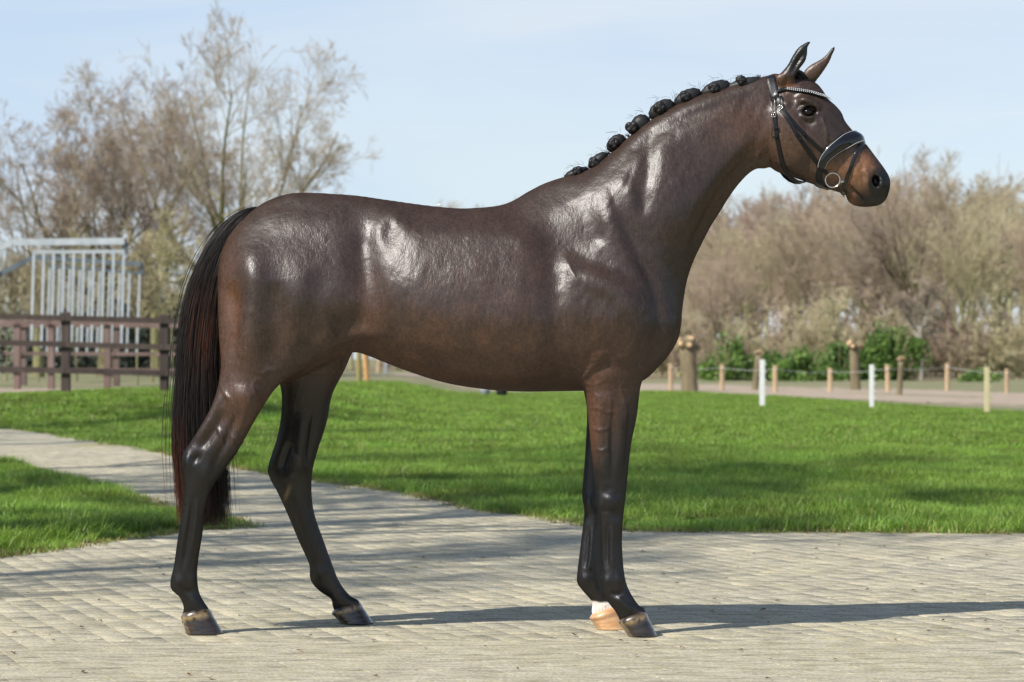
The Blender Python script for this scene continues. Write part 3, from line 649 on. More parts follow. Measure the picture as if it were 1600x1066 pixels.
# hair
def hair_mat(name, rough=.45, bump=True):
    m, t, b, l = new_mat(name)
    a = nd(t, 'ShaderNodeAttribute', attribute_name='Col'); l(a.outputs['Color'], b.inputs['Base Color'])
    b.inputs['Roughness'].default_value = rough; b.inputs['Specular IOR Level'].default_value = .4
    return m
M_HAIR = hair_mat('horse hair', .52)
def strands(name, paths, rad, cols, parent, label=None):
    """paths (n,m,3), 3-sided tapered tubes"""
    n, m, _ = paths.shape
    T = np.gradient(paths, axis=1); T /= np.linalg.norm(T, axis=2, keepdims=True) + 1e-9
    ref = np.tile(np.array([0., 1., 0.]), (n, m, 1)); U = np.cross(T, ref); U /= np.linalg.norm(U, axis=2, keepdims=True) + 1e-9; Vv = np.cross(T, U)
    ph = rng.uniform(0, 6.28, n)[:, None]
    tap = np.interp(np.linspace(0, 1, m), [0, .1, .7, 1], [.6, 1, .9, .25])[None, :, None] * (rad if np.ndim(rad) == 0 else rad[:, None, None])
    rings = [paths + (U * np.cos(ph + a)[..., None] + Vv * np.sin(ph + a)[..., None]) * tap for a in (0, 2.094, 4.189)]
    V = np.stack(rings, 2).reshape(-1, 3)
    base = (np.arange(n)[:, None] * m + np.arange(m - 1)[None]).ravel() * 3
    Q = np.concatenate([np.stack([base + k, base + (k + 1) % 3, base + 3 + (k + 1) % 3, base + 3 + k], 1) for k in range(3)])
    C = np.repeat(cols.reshape(-1, 3), 3, 0)
    o = mesh_np(name, V, Q, M_HAIR, parent, colors=C)
    if label: o['label'] = label
    o['kind'] = 'stuff'
    return o
def tail():
    n, m = 8000, 26
    C = catmull([(402, 325), (372, 345), (346, 385), (326, 440), (314, 510), (309, 590), (310, 670), (315, 740), (319, 822)], 8, False)
    tt = np.linspace(0, 1, len(C)); W_ = np.interp(tt, [0, .08, .2, .4, .6, .8, 1], [3, 9, 18, 30, 36, 45, 46])
    Tn = np.gradient(C, axis=0); Tn /= np.linalg.norm(Tn, axis=1)[:, None]; Nn = np.stack([-Tn[:, 1], Tn[:, 0]], 1)
    s = rng.uniform(-1, 1, n); q = rng.uniform(-1, 1, n); r0 = np.sqrt(s * s + q * q); k = r0 > 1; s[k] /= r0[k] * 1.02; q[k] /= r0[k] * 1.02
    clump = rng.integers(0, 160, n); cs = rng.uniform(-1, 1, 160); s = s * .6 + cs[clump] * .4; s = np.where(rng.random(n) < .05, s * rng.uniform(1.1, 1.5, n), s)
    t0 = rng.uniform(0, .34, n); t1 = np.clip(rng.normal(.925, .045, n) + .03 * np.sin(clump * 1.7), .6, 1.0); long_ = rng.random(n) < .04; t1 = np.where(long_, rng.uniform(.97, 1.0, n), t1)
    tot = np.linspace(0, 1, m)[None] * (t1 - t0)[:, None] + t0[:, None]
    cx = np.interp(tot, tt, C[:, 0]); cy = np.interp(tot, tt, C[:, 1]); nx = np.interp(tot, tt, Nn[:, 0]); ny = np.interp(tot, tt, Nn[:, 1]); ww = np.interp(tot, tt, W_)
    # split low down round the hock: hairs left of the leg and right of it
    sp = np.where(s < -.1, 1, -1)[:, None]; drift = np.clip((tot - .62) / .38, 0, 1) ** 1.3
    side = s[:, None] * ww
    wig = np.cumsum(rng.normal(0, .5, (n, m)), 1) * .6 + (np.sin(tot * 14 + clump[:, None] * 1.3) * 2.2 + np.sin(tot * 31 + clump[:, None] * 2.1) * .8) * np.clip(tot * 3, 0, 1)
    PXt = cx - nx * side * 1.0 + wig * .6 ; PYt = cy - ny * side
    fall = 1 - .25 * np.abs(s)[:, None] * drift
    Yc = np.interp(tot, [0, .1, .3, 1], [0.0, -.02, -.02, .03]) + q[:, None] * np.interp(tot, [0, .1, .35, 1], [.012, .03, .055, .075])
    x = (PXt - 800) * (D0 + Yc) / F; z = CH - (PYt - HZ) * (D0 + Yc) / F
    pts = np.stack([x, Yc, z], 2)
    blk = np.array([.012, .009, .008]); red = np.array([.14, .036, .014]); br = np.array([.045, .018, .010])
    py = PYt; wv = rng.random(n)[:, None]
    wr = np.clip((py - 640) / 130, 0, 1) * np.clip((300 - PXt) / 18, 0, 1) * .6 * (wv > .35) + np.clip((py - 730) / 90, 0, 1) * .25 * (wv > .5) + .55 * np.exp(-((py - 520) / 60.) ** 2 - ((PXt - 318) / 22.) ** 2) * (wv < .5)
    cc = blk[None, None] * (1 - np.clip(wr, 0, 1))[..., None] + red[None, None] * np.clip(wr, 0, 1)[..., None]
    cc = cc * (.7 + .8 * rng.random((n, 1, 1)))
    o = strands('tail', pts, rng.uniform(.0007, .0013, n), cc, horse, 'long black tail with rust red ends')
tail()
def hair_ball(mb_v, mb_f, mb_c, c, R3, ang, grooves, col, seed):
    r = random.Random(seed); n0 = len(mb_v); nu, nv_ = 28, 18; ca, sa = math.cos(ang), math.sin(ang)
    p1, p2 = r.uniform(0, 6), r.uniform(0, 6)
    for i in range(nv_ + 1):
        for k in range(nu):
            th = math.pi * i / nv_; ph = 2 * math.pi * k / nu
            d = 1 + grooves[1] * math.sin(grooves[0] * ph + p1 + 3 * th) + .03 * math.sin(5 * th + p2)
            # axis across the crest (y)
            x = math.sin(th) * math.cos(ph) * R3[0] * d; z = math.sin(th) * math.sin(ph) * R3[2] * d; y = math.cos(th) * R3[1]
            mb_v.append((c[0] + x * ca - z * sa, c[1] + y, c[2] + x * sa + z * ca)); mb_c.append(col)
    for i in range(nv_):
        for k in range(nu): mb_f.append([n0 + i * nu + k, n0 + i * nu + (k + 1) % nu, n0 + (i + 1) * nu + (k + 1) % nu, n0 + (i + 1) * nu + k])
BK = (.011, .010, .010)
plaits = [((1163, 128), 25, 10, -14, (1158, 125), 7.5), ((1118, 136), 21, 13, -22, (1116, 137), 8.5), ((1074, 149), 20, 12.5, -28, (1071, 150), 8.5), ((1033, 167), 20, 14, -32, (1031, 168), 9.5),
          ((1001, 190), 14, 14.5, -42, (987, 199), 9.5), ((962, 220), 15, 12, -42, (959, 224), 8.5), ((934, 247), 16, 9.5, -38, (928, 254), 8.5), ((899, 267), 17, 8, -22, (902, 267), 7.5)]
for i, (c, rx, ry, an, kn, kr) in enumerate(plaits):
    u = 1 / 424.; V, Fq, C = [], [], []
    x, z = P(c[0] + .5, c[1] + 2.6, -.012)
    hair_ball(V, Fq, C, (x, -.006, z - .003), (rx * u * 1.14, .026, ry * u), math.radians(-an), (17, .03), BK, i)
    pl = mesh_np('plait', V, np.array(Fq), M_HAIR, horse, colors=C)
    V, Fq, C = [], [], []; x, z = P(kn[0], kn[1], -.04); rr = kr * u
    y0 = -.031 if i > 3 else -.028
    hair_ball(V, Fq, C, (x, y0, z), (rr, rr * .85, rr), .5, (3, .16), BK, 40 + i)
    for q in range(4):
        a = q * 1.57 + i; hair_ball(V, Fq, C, (x + math.cos(a) * rr * .5, y0 - rr * .42, z + math.sin(a) * rr * .5), (rr * .48, rr * .42, rr * .48), a, (2, .12), BK, 60 + i * 5 + q)
    mesh_np('knot', V, np.array(Fq), M_HAIR, pl, colors=C)
    # flyaway hairs
    n = 13; t = np.linspace(0, 1, 6)[None]; a0 = rng.uniform(-.5, 3.6, n)[:, None]; rad_ = rng.uniform(.7, 1.9, (n, 1))
    a = a0 + t * rng.uniform(.2, .9, (n, 1)); cxx, czz = P(c[0], c[1], 0); ca, sa = math.cos(math.radians(-an)), math.sin(math.radians(-an))
    X = np.cos(a) * rx * u * (1 + t * (rad_ - .98) * .7); Z = np.sin(a) * ry * u * (1 + t * (rad_ - .98))
    pts = np.stack([cxx + X * ca - Z * sa, -.01 + rng.uniform(-.02, .015, (n, 1)) + 0 * X, czz + X * sa + Z * ca], 2)
    strands('stray_hair', pts, .0005, np.tile(np.array(BK), (n, 6, 1)), pl)
# forelock tuft and stray hair
n = 260; t = np.linspace(0, 1, 8)[None]; s = rng.uniform(-1, 1, (n, 1))
X = 1238 + 22 * t + s * 3 + rng.normal(0, .6, (n, 1)); Yp = 122 - 9 * np.sin(np.pi * (t * .9 + .1)) + rng.normal(0, 2.2, (n, 1)) + 4 * t; Yw = s * .03
pts = np.stack([(X - 800) * (D0 + Yw) / F, Yw + 0 * X, CH - (Yp - HZ) * (D0 + Yw) / F], 2)
strands('forelock', pts, .0016, np.tile(np.array(BK), (n, 8, 1)), horse)
n = 1500; t = np.linspace(0, 1, 5)[None]; q = rng.random((n, 1)); cr_ = catmull([(903,272),(931,258),(964,231),(993,205),(1026,182),(1059,163),(1088,151),(1121,140),(1157,131),(1192,120)], 6, False); ii = (q[:, 0] * (len(cr_) - 1)).astype(int)
X = cr_[ii, 0][:, None] + t * rng.uniform(-8, 1, (n, 1)); Yp = cr_[ii, 1][:, None] + 2 - t * rng.uniform(2, 8, (n, 1)); Yw = rng.uniform(-.012, .012, (n, 1))
pts = np.stack([(X - 800) * (D0 + Yw) / F, Yw + 0 * X, CH - (Yp - HZ) * (D0 + Yw) / F], 2)
strands('mane_roots', pts, .0008, np.tile(np.array(BK), (n, 5, 1)), horse)
# ------------------------------------------------------------------ bridle (laid on the head, mirrored to the far side)
def leather_mat(name, rough, coat):
    m, t, b, l = new_mat(name); b.inputs['Base Color'].default_value = (.006, .006, .008, 1); b.inputs['Specular IOR Level'].default_value = .3
    co = nd(t, 'ShaderNodeTexCoord'); n = nd(t, 'ShaderNodeTexNoise', i_Scale=160.0, i_Detail=4.0); l(co.outputs['Object'], n.inputs[0])
    bp = nd(t, 'ShaderNodeBump', i_Strength=.25, i_Distance=.0008); l(n.outputs[0], bp.inputs['Height']); l(bp.outputs[0], b.inputs['Normal'])
    b.inputs['Roughness'].default_value = rough; b.inputs['Coat Weight'].default_value = coat; b.inputs['Coat Roughness'].default_value = .08
    return m
M_LE = leather_mat('black leather', .38, .1); M_PAT = leather_mat('patent leather', .25, .6)
m_st, t_, b_s, l_ = new_mat('steel'); b_s.inputs['Base Color'].default_value = (.62, .60, .55, 1); b_s.inputs['Metallic'].default_value = 1; b_s.inputs['Roughness'].default_value = .22
m_cr, t_, b_c, l_ = new_mat('crystal'); b_c.inputs['Base Color'].default_value = (.82, .84, .84, 1); b_c.inputs['Roughness'].default_value = .12; b_c.inputs['Coat Weight'].default_value = 1
m_pipe, t_, b_p, l_ = new_mat('piping'); b_p.inputs['Base Color'].default_value = (.45, .45, .44, 1); b_p.inputs['Roughness'].default_value = .4
bridle = tag(empty('bridle', (P(1209, 150)[0], 0, P(1209, 150)[1])), 'black leather bridle with a crystal browband and a padded noseband on the horse\'s head', 'bridle')
BR_INV = Matrix.Translation(-bridle.location)
def surf_path(pts, off, n=None, free=()):
    q = catmull(pts, n or 7, False) if len(pts) > 2 else np.linspace(pts[0], pts[1], 8)
    P3, N3 = [], []
    for i, (x, y) in enumerate(q):
        h, nn = cast(x, y)
        P3.append(h + nn * off); N3.append(nn)
    return P3, N3
def strap(name, P3, N3, w, th, mat, parent, pad=0, smooth_it=3):
    P3 = [p.copy() for p in P3]; N3 = [q.copy() for q in N3]
    for _ in range(smooth_it):
        P3 = [P3[0]] + [(P3[i - 1] + P3[i] * 2 + P3[i + 1]) / 4 for i in range(1, len(P3) - 1)] + [P3[-1]]
        N3 = [N3[0]] + [(N3[i - 1] + N3[i] * 2 + N3[i + 1]).normalized() for i in range(1, len(N3) - 1)] + [N3[-1]]
    V, Fs = [], []; m = len(P3); ws = w if hasattr(w, '__len__') else [w] * m
    ws = np.interp(np.linspace(0, 1, m), np.linspace(0, 1, len(ws)), ws)
    prof = [(-1, -.5), (-1, .25), (-.88, .5), (-.4, .5 + pad), (0, .5 + pad * 1.3), (.4, .5 + pad), (.88, .5), (1, .25), (1, -.5)]
    k = len(prof)
    for i in range(m):
        t = (P3[min(i + 1, m - 1)] - P3[max(i - 1, 0)]).normalized(); nn = (N3[i] - t * N3[i].dot(t)).normalized(); sd = t.cross(nn)
        for a, b in prof: V.append(BR_INV @ (P3[i] + sd * (a * ws[i] / 2) + nn * (b * th)))
    for i in range(m - 1):
        for j in range(k): Fs.append([i * k + j, i * k + (j + 1) % k, (i + 1) * k + (j + 1) % k, (i + 1) * k + j])
    Fs.append(list(range(k))); Fs.append([(m - 1) * k + j for j in range(k)][::-1])
    mb = MB(); mb.v = [tuple(v) for v in V]; mb.f = Fs
    o = mb.build(name, mat, parent, smooth=True)
    return o
def mirr(P3, N3): return [Vector((p.x, -p.y, p.z)) for p in P3][::-1], [Vector((p.x, -p.y, p.z)) for p in N3][::-1]
def over(P3, N3, top=None, tn=None, rev=False):
    """near half + midline point + mirrored half"""
    M3, MN = mirr(P3, N3)
    if top is None: return P3 + M3, N3 + MN
    return P3 + [top] + M3, N3 + [tn] + MN
u_ = 1 / 424.
# headpiece: bottom to crown
P3, N3 = surf_path([(1211, 156), (1209, 142), (1206.5, 130), (1204.5, 121)], .003)
x, z = P(1202.5, 115, 0)
P3, N3 = over(P3, N3, Vector((x, 0, z + .001)), Vector((-.3, 0, 1)).normalized()); strap('headpiece', P3, N3, [.034, .034, .032, .034, .034], .004, M_LE, bridle, smooth_it=2)
# browband
P3, N3 = surf_path([(1215, 144), (1226, 140.5), (1240, 140.5), (1253, 142.7), (1266, 145.5), (1279, 149.5), (1288, 152.5)], .005)
x, z = P(1295.8, 155.5, 0); bbP, bbN = over(P3, N3, Vector((x, 0, z)), Vector((.8, 0, .6))); bb = strap('browband', bbP, bbN, .014, .005, M_LE, bridle, .3, 3)
mbc = MB()
h_n = (len(bbP) - 1) // 2; st_ = h_n // 4; path = [bbP[i] + bbN[i] * .0042 for i in range(st_, h_n + 1)]; nrm = bbN[st_:h_n + 1]
seg = [0.]
for i in range(1, len(path)): seg.append(seg[-1] + (path[i] - path[i - 1]).length)
tot_ = seg[-1]; nC = 30
for c_i in range(nC):
    d_ = tot_ * c_i / (nC - 1); j = max(0, min(len(path) - 2, int(np.searchsorted(seg, d_) - 1))); f_ = (d_ - seg[j]) / max(seg[j + 1] - seg[j], 1e-6)
    p = path[j].lerp(path[j + 1], f_); nn = nrm[j]; t = (path[j + 1] - path[j]).normalized(); sd = t.cross(nn)
    for sgn in (-1, 1):
        c = BR_INV @ (p + sd * .0028 * sgn + t * .0012 * sgn + nn * .0005); r = .0024
        vs = [c + t * r, c + sd * r, c - t * r, c - sd * r]; vs = vs + [v_ + nn * .0012 for v_ in vs] + [c + nn * .003]
        mbc.add(vs, [[0, 1, 5, 4], [1, 2, 6, 5], [2, 3, 7, 6], [3, 0, 4, 7], [4, 5, 8], [5, 6, 8], [6, 7, 8], [7, 4, 8], [3, 2, 1, 0]])
o = mbc.build('crystals', m_cr, bb); o['kind'] = 'stuff'
# throatlash: lies on the cheek then hangs free under the jaw
P3, N3 = surf_path([(1209.5, 152), (1211, 181), (1214.6, 214), (1220, 243), (1225, 262)], .004)
fr = [(1228.5, 272, -.062), (1236, 283, -.050), (1247, 288, -.030), (1256, 286, -.012), (1259, 284, .0)]
for a, b, Y in fr:
    x, z = P(a, b, Y); P3.append(Vector((x, Y, z))); N3.append(Vector((-.3, -.9, -.4)).normalized() if Y < -.02 else Vector((.2, -.4, -.9)).normalized())
P3, N3 = over(P3, N3); strap('throatlash', P3, N3, .0145, .0035, M_LE, bridle, smooth_it=3)
# cheekpiece and noseband hanger
for nm, pts, wd in (('cheekpiece', [(1217, 153), (1218, 168), (1226, 179), (1234, 190), (1248, 214.5), (1264, 237), (1280, 258), (1292, 271)], .0155),
                    ('noseband_hanger', [(1220, 152), (1224, 170), (1232, 182), (1247, 200), (1262, 215), (1276, 227.5), (1287, 237)], .0125)):
    P3, N3 = surf_path(pts, .0055 if nm == 'cheekpiece' else .004)
    strap(nm, P3, N3, wd, .0035, M_LE, bridle, smooth_it=5)
    M3, MN = mirr(P3, N3); strap(nm, M3, MN, wd, .0035, M_LE, bridle, smooth_it=5)
# padded noseband
P3, N3 = surf_path([(1283, 262), (1287, 250), (1296, 239), (1308, 229), (1321, 221.5), (1333, 216.5), (1342, 214.5)], .004)
x, z = P(1349.5, 219, 0); NP, NN = over(P3, N3, Vector((x, 0, z)), Vector((.75, 0, .65)))
nb = strap('noseband', NP, NN, [.030, .046, .060, .056, .060, .046, .030], .008, M_PAT, bridle, 1.0, 4)
for s_ in (-1, 1):                                                     # pale piping along both edges
    pp = []
    for i in range(len(NP)):
        t = (NP[min(i + 1, len(NP) - 1)] - NP[max(i - 1, 0)]).normalized(); nn = NN[i]; sd = t.cross(nn).normalized()
        wv = np.interp(i / (len(NP) - 1), np.linspace(0, 1, 7), [.030, .046, .060, .056, .060, .046, .030])
        pp.append(NP[i] + sd * s_ * wv * .42 + nn * .0066)
    for _ in range(4): pp = [pp[0]] + [(pp[i - 1] + pp[i] * 2 + pp[i + 1]) / 4 for i in range(1, len(pp) - 1)] + [pp[-1]]
    mb = MB(); mb.tube([BR_INV @ p for p in pp], .0011, 5); mb.build('piping', m_pipe, nb, True)
P3, N3 = surf_path([(1282, 258), (1280, 270), (1281, 284), (1286, 294)], .004); x, z = P(1290, 300, 0)
P3, N3 = over(P3, N3, Vector((x, 0, z)), Vector((-.3, 0, -.95))); strap('chin_strap', P3, N3, [.018, .024, .03, .03, .03, .024, .018], .004, M_LE, bridle, smooth_it=3)
# flash strap
P3, N3 = surf_path([(1319.5, 302), (1320, 288), (1327, 268), (1334, 248), (1342, 231), (1349, 223)], .004); x, z = P(1357.5, 229, 0)
FP, FN = over(P3, N3, Vector((x, 0, z)), Vector((.8, 0, .6))); strap('flash_strap', FP, FN, .0135, .0035, M_PAT, bridle, smooth_it=3)
# bit rings and mouthpiece
for sg in (-1, 1):
    h, nn = cast(1302, 281); c = Vector((h.x, sg * -(h.y - .012), h.z)); mb = MB()
    x, z = P(1300.4, 282, h.y); c.x, c.z = x, z
    ring = [BR_INV @ (c + Vector((math.cos(a) * .0262, sg * .004 * math.cos(a), math.sin(a) * .0262))) for a in np.linspace(0, 2 * math.pi, 41)]
    mb.tube(ring, .0028, 8, False); mb.build('bit_ring', m_st, bridle, True)
    x, z = P(1312.5, 284, h.y); mb = MB(); mb.tube([BR_INV @ Vector((x - .001, sg * -(h.y - .012), z)), BR_INV @ Vector((x + .004, sg * -(h.y - .010), z)), BR_INV @ Vector((x + .016, sg * -(h.y - .002), z + .002)), BR_INV @ Vector((x + .03, sg * .03, z + .004))], [.005, .0058, .005, .006], 8); mb.build('bit', m_st, bridle, True)
# buckles and keepers
def buckle(px, py, ang, w_, h_, par, off=.009):
    p, nn = cast(px, py); p = p + nn * off; ca, sa = math.cos(math.radians(ang)), math.sin(math.radians(ang))
    tx = Vector((ca, 0, -sa)); tx = (tx - nn * tx.dot(nn)).normalized(); ty = nn.cross(tx)
    pts = [p + tx * a * w_ + ty * b * h_ for a, b in ((-1, -1), (1, -1), (1, 1), (-1, 1), (-1, -1))]
    mb = MB(); mb.tube([BR_INV @ q for q in pts], .0014, 6); mb.tube([BR_INV @ (p - tx * w_), BR_INV @ (p + tx * w_ + nn * .001)], .0011, 5)
    mb.build('buckle', m_st, par, True)
buckle(1219, 170, 50, .009, .008, bridle); buckle(1210.5, 180, 88, .008, .008, bridle); buckle(1320, 304, 60, .004, .005, bridle)
def keeper(px, py, ang):
    p, nn = cast(px, py); p = p + nn * .009; a = math.radians(ang); t = Vector((math.cos(a), 0, -math.sin(a))); t = (t - nn * t.dot(nn)).normalized(); sd = nn.cross(t)
    mb = MB(); vs = []
    for i in (-1, 1):
        for j in (-1, 1):
            for k in (-1, 1): vs.append(BR_INV @ (p + t * .0035 * i + sd * .0085 * j + nn * .003 * k))
    mb.add(vs, [[0, 1, 3, 2], [4, 6, 7, 5], [0, 4, 5, 1], [2, 3, 7, 6], [0, 2, 6, 4], [1, 5, 7, 3]]); mb.build('keeper', M_LE, bridle)
for k in ((1213, 214, 80), (1245, 210, 50), (1250, 217, 50), (1256, 210, 50), (1214, 200, 80), (1273, 250, 50)): keeper(*k)
print('tack', round(time.time() - T0, 1))
# ------------------------------------------------------------------ ground, lawn, paving
def ss(t): t = np.clip(t, 0, 1); return t * t * (3 - 2 * t)
def hgt(x, y):
    x = np.asarray(x, float); y = np.asarray(y, float)
    return .39 * ss((y - 28) / 8) * ss((-x - 1.2) / 2.6) - .02 + .012 * np.sin(x * .9 + y * .35) * ss((y - 8) / 6)
PAVE_PX = [(1800, 836), (1600, 833), (1450, 832), (1300, 831), (1130, 831), (975, 829), (935, 822), (900, 815), (830, 806), (760, 797), (700, 783), (640, 770), (540, 757), (440, 742), (370, 728), (250, 706), (160, 690), (80, 678), (0, 668), (-150, 655), (-400, 642),
           (-400, 690), (-150, 708), (0, 722), (60, 738), (130, 758), (190, 775), (240, 790), (290, 801), (340, 811), (382, 821), (345, 826), (300, 829), (265, 832), (200, 841), (130, 849), (60, 862), (0, 869), (-200, 897), (-600, 950)]
PAVE = np.array([G(a, b) for a, b in PAVE_PX] + [(-9, -6), (9, -6), (9, G(1800, 836)[1])])
def in_poly(poly, x, y):
    ins = np.zeros(np.shape(x), bool)
    for (x0, y0), (x1, y1) in zip(poly, np.roll(poly, -1, 0)):
        if y0 == y1: continue
        ins ^= ((y0 > y) != (y1 > y)) & (x < (x1 - x0) * (y - y0) / (y1 - y0) + x0)
    return ins
def ground_mat():
    m, t, b, l = new_mat('field soil')
    co = nd(t, 'ShaderNodeTexCoord')
    n = nd(t, 'ShaderNodeTexNoise', i_Scale=.35, i_Detail=6.0, i_Roughness=.65); l(co.outputs['Object'], n.inputs[0])
    n2 = nd(t, 'ShaderNodeTexNoise', i_Scale=9.0, i_Detail=6.0, i_Roughness=.7); l(co.outputs['Object'], n2.inputs[0])
    r = nd(t, 'ShaderNodeValToRGB'); e = r.color_ramp.elements; e[0].position = .3; e[1].position = .7; e[0].color = (.045, .085, .02, 1); e[1].color = (.10, .15, .04, 1); l(n2.outputs[0], r.inputs[0])
    r2 = nd(t, 'ShaderNodeValToRGB'); e = r2.color_ramp.elements; e[0].position = .35; e[1].position = .68; e[0].color = (.16, .19, .085, 1); e[1].color = (.27, .22, .15, 1); l(n.outputs[0], r2.inputs[0])
    a = nd(t, 'ShaderNodeAttribute', attribute_name='far'); mx = nd(t, 'ShaderNodeMix', data_type='RGBA'); l(a.outputs['Fac'], mx.inputs[0]); l(r.outputs[0], mx.inputs[6]); l(r2.outputs[0], mx.inputs[7]); l(mx.outputs[2], b.inputs['Base Color'])
    bp = nd(t, 'ShaderNodeBump', i_Strength=.6, i_Distance=.03); l(n2.outputs[0], bp.inputs['Height']); l(bp.outputs[0], b.inputs['Normal']); b.inputs['Roughness'].default_value = .95; b.inputs['Specular IOR Level'].default_value = .1
    return m
def lawn_end(x):                        # far edge of the mown lawn, metres from the camera
    return np.interp(x, [-60, -12, -9, -3, 5, 9.5, 40], [44, 44.6, 45, 75, 82, 50, 40])
xs = np.concatenate([np.linspace(-600, -40, 14), np.linspace(-36, 36, 120), np.linspace(40, 600, 14)]); ys = np.concatenate([np.linspace(-60, -12, 6), np.linspace(-10, 90, 160), np.geomspace(95, 1500, 22)])
X, Y = np.meshgrid(xs, ys, indexing='ij'); Z = hgt(X, Y); nx_, ny_ = X.shape
idx = np.arange(nx_ * ny_).reshape(nx_, ny_); Q = np.stack([idx[:-1, :-1], idx[1:, :-1], idx[1:, 1:], idx[:-1, 1:]], -1).reshape(-1, 4)
far_ = ss((Y.ravel() + D0 - lawn_end(X.ravel())) / 2.5)
tag(mesh_np('ground', np.stack([X.ravel(), Y.ravel(), Z.ravel()], 1), Q, ground_mat(), attrs={'far': far_}), kind='structure')
def strip(name, top, bot, mat, dz=.006, n=60, jit=.0):
    tp = np.array(top, float); bt = np.array(bot, float); u = np.linspace(0, 1, n)
    a = np.stack([np.interp(u, np.linspace(0, 1, len(tp)), tp[:, k]) for k in (0, 1)], 1); b = np.stack([np.interp(u, np.linspace(0, 1, len(bt)), bt[:, k]) for k in (0, 1)], 1)
    V = []; m_ = 6
    for i in range(n):
        for j in range(m_):
            p = a[i] + (b[i] - a[i]) * j / (m_ - 1)
            if j in (0, m_ - 1): p = p + np.array([0, rng.normal(0, jit)])
            x, y = p; V.append((x, y, float(hgt(x, y)) + dz))
    idx = np.arange(n * m_).reshape(n, m_); Q = np.stack([idx[:-1, :-1], idx[:-1, 1:], idx[1:, 1:], idx[1:, :-1]], -1).reshape(-1, 4)
    return tag(mesh_np(name, V, Q, mat), kind='structure')
def GH(px, D): return ((px - 800) / F * D, D - D0)
m_sand = simple_mat('sandy soil', (.30, .235, .175), (.42, .345, .27), 2.0, .95, .5, 30, .02, spec=.1)
m_dry = simple_mat('dry grass field', (.20, .155, .10), (.27, .225, .155), .5, .95, .6, 8, .05, spec=.1)
strip('sandy_track', [GH(-700, 60), GH(0, 57), GH(200, 57), GH(420, 60)], [GH(-700, 49), GH(0, 49), GH(200, 48.6), GH(420, 49)], m_sand, jit=.3)
strip('sand_ride', [GH(540, 115), GH(900, 112), GH(1150, 104), GH(1400, 90), GH(1800, 72)], [GH(540, 98), GH(900, 88), GH(1150, 76), GH(1400, 64), GH(1800, 50)], m_sand, jit=.7)
strip('dry_meadow', [GH(300, 230), GH(900, 230), GH(1400, 225), GH(2000, 220)], [GH(300, 150), GH(900, 138), GH(1400, 130), GH(2000, 120)], m_dry, jit=1.5)
# paving: joint bed, pavers
def paver_mat():
    m, t, b, l = new_mat('worn clay pavers')
    oi = nd(t, 'ShaderNodeObjectInfo'); a = nd(t, 'ShaderNodeAttribute', attribute_name='rnd'); ad = nd(t, 'ShaderNodeMath', operation='ADD'); l(a.outputs['Fac'], ad.inputs[0]); l(oi.outputs['Random'], ad.inputs[1])
    fr = nd(t, 'ShaderNodeMath', operation='FRACT'); l(ad.outputs[0], fr.inputs[0])
    g = nd(t, 'ShaderNodeNewGeometry')
    n = nd(t, 'ShaderNodeTexNoise', i_Scale=70.0, i_Detail=8.0, i_Roughness=.8); l(g.outputs['Position'], n.inputs[0])
    n2 = nd(t, 'ShaderNodeTexNoise', i_Scale=1.1, i_Detail=6.0, i_Roughness=.65); l(g.outputs['Position'], n2.inputs[0])
    n3 = nd(t, 'ShaderNodeTexNoise', i_Scale=19.0, i_Detail=8.0, i_Roughness=.8); l(g.outputs['Position'], n3.inputs[0])
    r = nd(t, 'ShaderNodeValToRGB'); e = r.color_ramp.elements; e[0].position = .0; e[1].position = 1; e[0].color = (.455, .41, .305, 1); e[1].color = (.50, .455, .345, 1); l(fr.outputs[0], r.inputs[0])
    sp = nd(t, 'ShaderNodeMapRange', i_1=.3, i_2=.7, i_3=.28, i_4=1.55); l(n.outputs[0], sp.inputs[0])
    v = nd(t, 'ShaderNodeVectorMath', operation='SCALE'); l(r.outputs[0], v.inputs[0]); l(sp.outputs[0], v.inputs['Scale'])
    ms = nd(t, 'ShaderNodeMapRange', i_1=.45, i_2=.66, i_3=0.0, i_4=.7); l(n3.outputs[0], ms.inputs[0])
    m2_ = nd(t, 'ShaderNodeMapRange', i_1=.35, i_2=.62, i_3=.15, i_4=1.0); l(n2.outputs[0], m2_.inputs[0]); mm = nd(t, 'ShaderNodeMath', operation='MULTIPLY'); l(ms.outputs[0], mm.inputs[0]); l(m2_.outputs[0], mm.inputs[1])
    mx = nd(t, 'ShaderNodeMix', data_type='RGBA'); mx.inputs[7].default_value = (.36, .31, .12, 1); l(mm.outputs[0], mx.inputs[0]); l(v.outputs[0], mx.inputs[6]); l(mx.outputs[2], b.inputs['Base Color'])
    mpp = nd(t, 'ShaderNodeMapping'); mpp.inputs['Scale'].default_value = (2.2, 7.5, 1); l(g.outputs['Position'], mpp.inputs[0]); n4 = nd(t, 'ShaderNodeTexNoise', i_Scale=2.2, i_Detail=8.0, i_Roughness=.72); l(mpp.outputs[0], n4.inputs[0])
    dk = nd(t, 'ShaderNodeMapRange', i_1=.36, i_2=.56, i_3=.58, i_4=1.06); l(n4.outputs[0], dk.inputs[0]); v2 = nd(t, 'ShaderNodeVectorMath', operation='SCALE'); l(mx.outputs[2], v2.inputs[0]); l(dk.outputs[0], v2.inputs['Scale']); l(v2.outputs[0], b.inputs['Base Color'])  # dark streaks across the paving: dirt and moss, with shading put into the colour
    bp = nd(t, 'ShaderNodeBump', i_Strength=.8, i_Distance=.004); l(n.outputs[0], bp.inputs['Height']); l(bp.outputs[0], b.inputs['Normal'])
    b.inputs['Roughness'].default_value = .85; b.inputs['Specular IOR Level'].default_value = .25
    return m
M_PAV = paver_mat()
m_joint = simple_mat('mossy joint sand', (.25, .22, .13), (.42, .375, .23), 6.0, .95, .6, 90, .004, spec=.1)
import bmesh
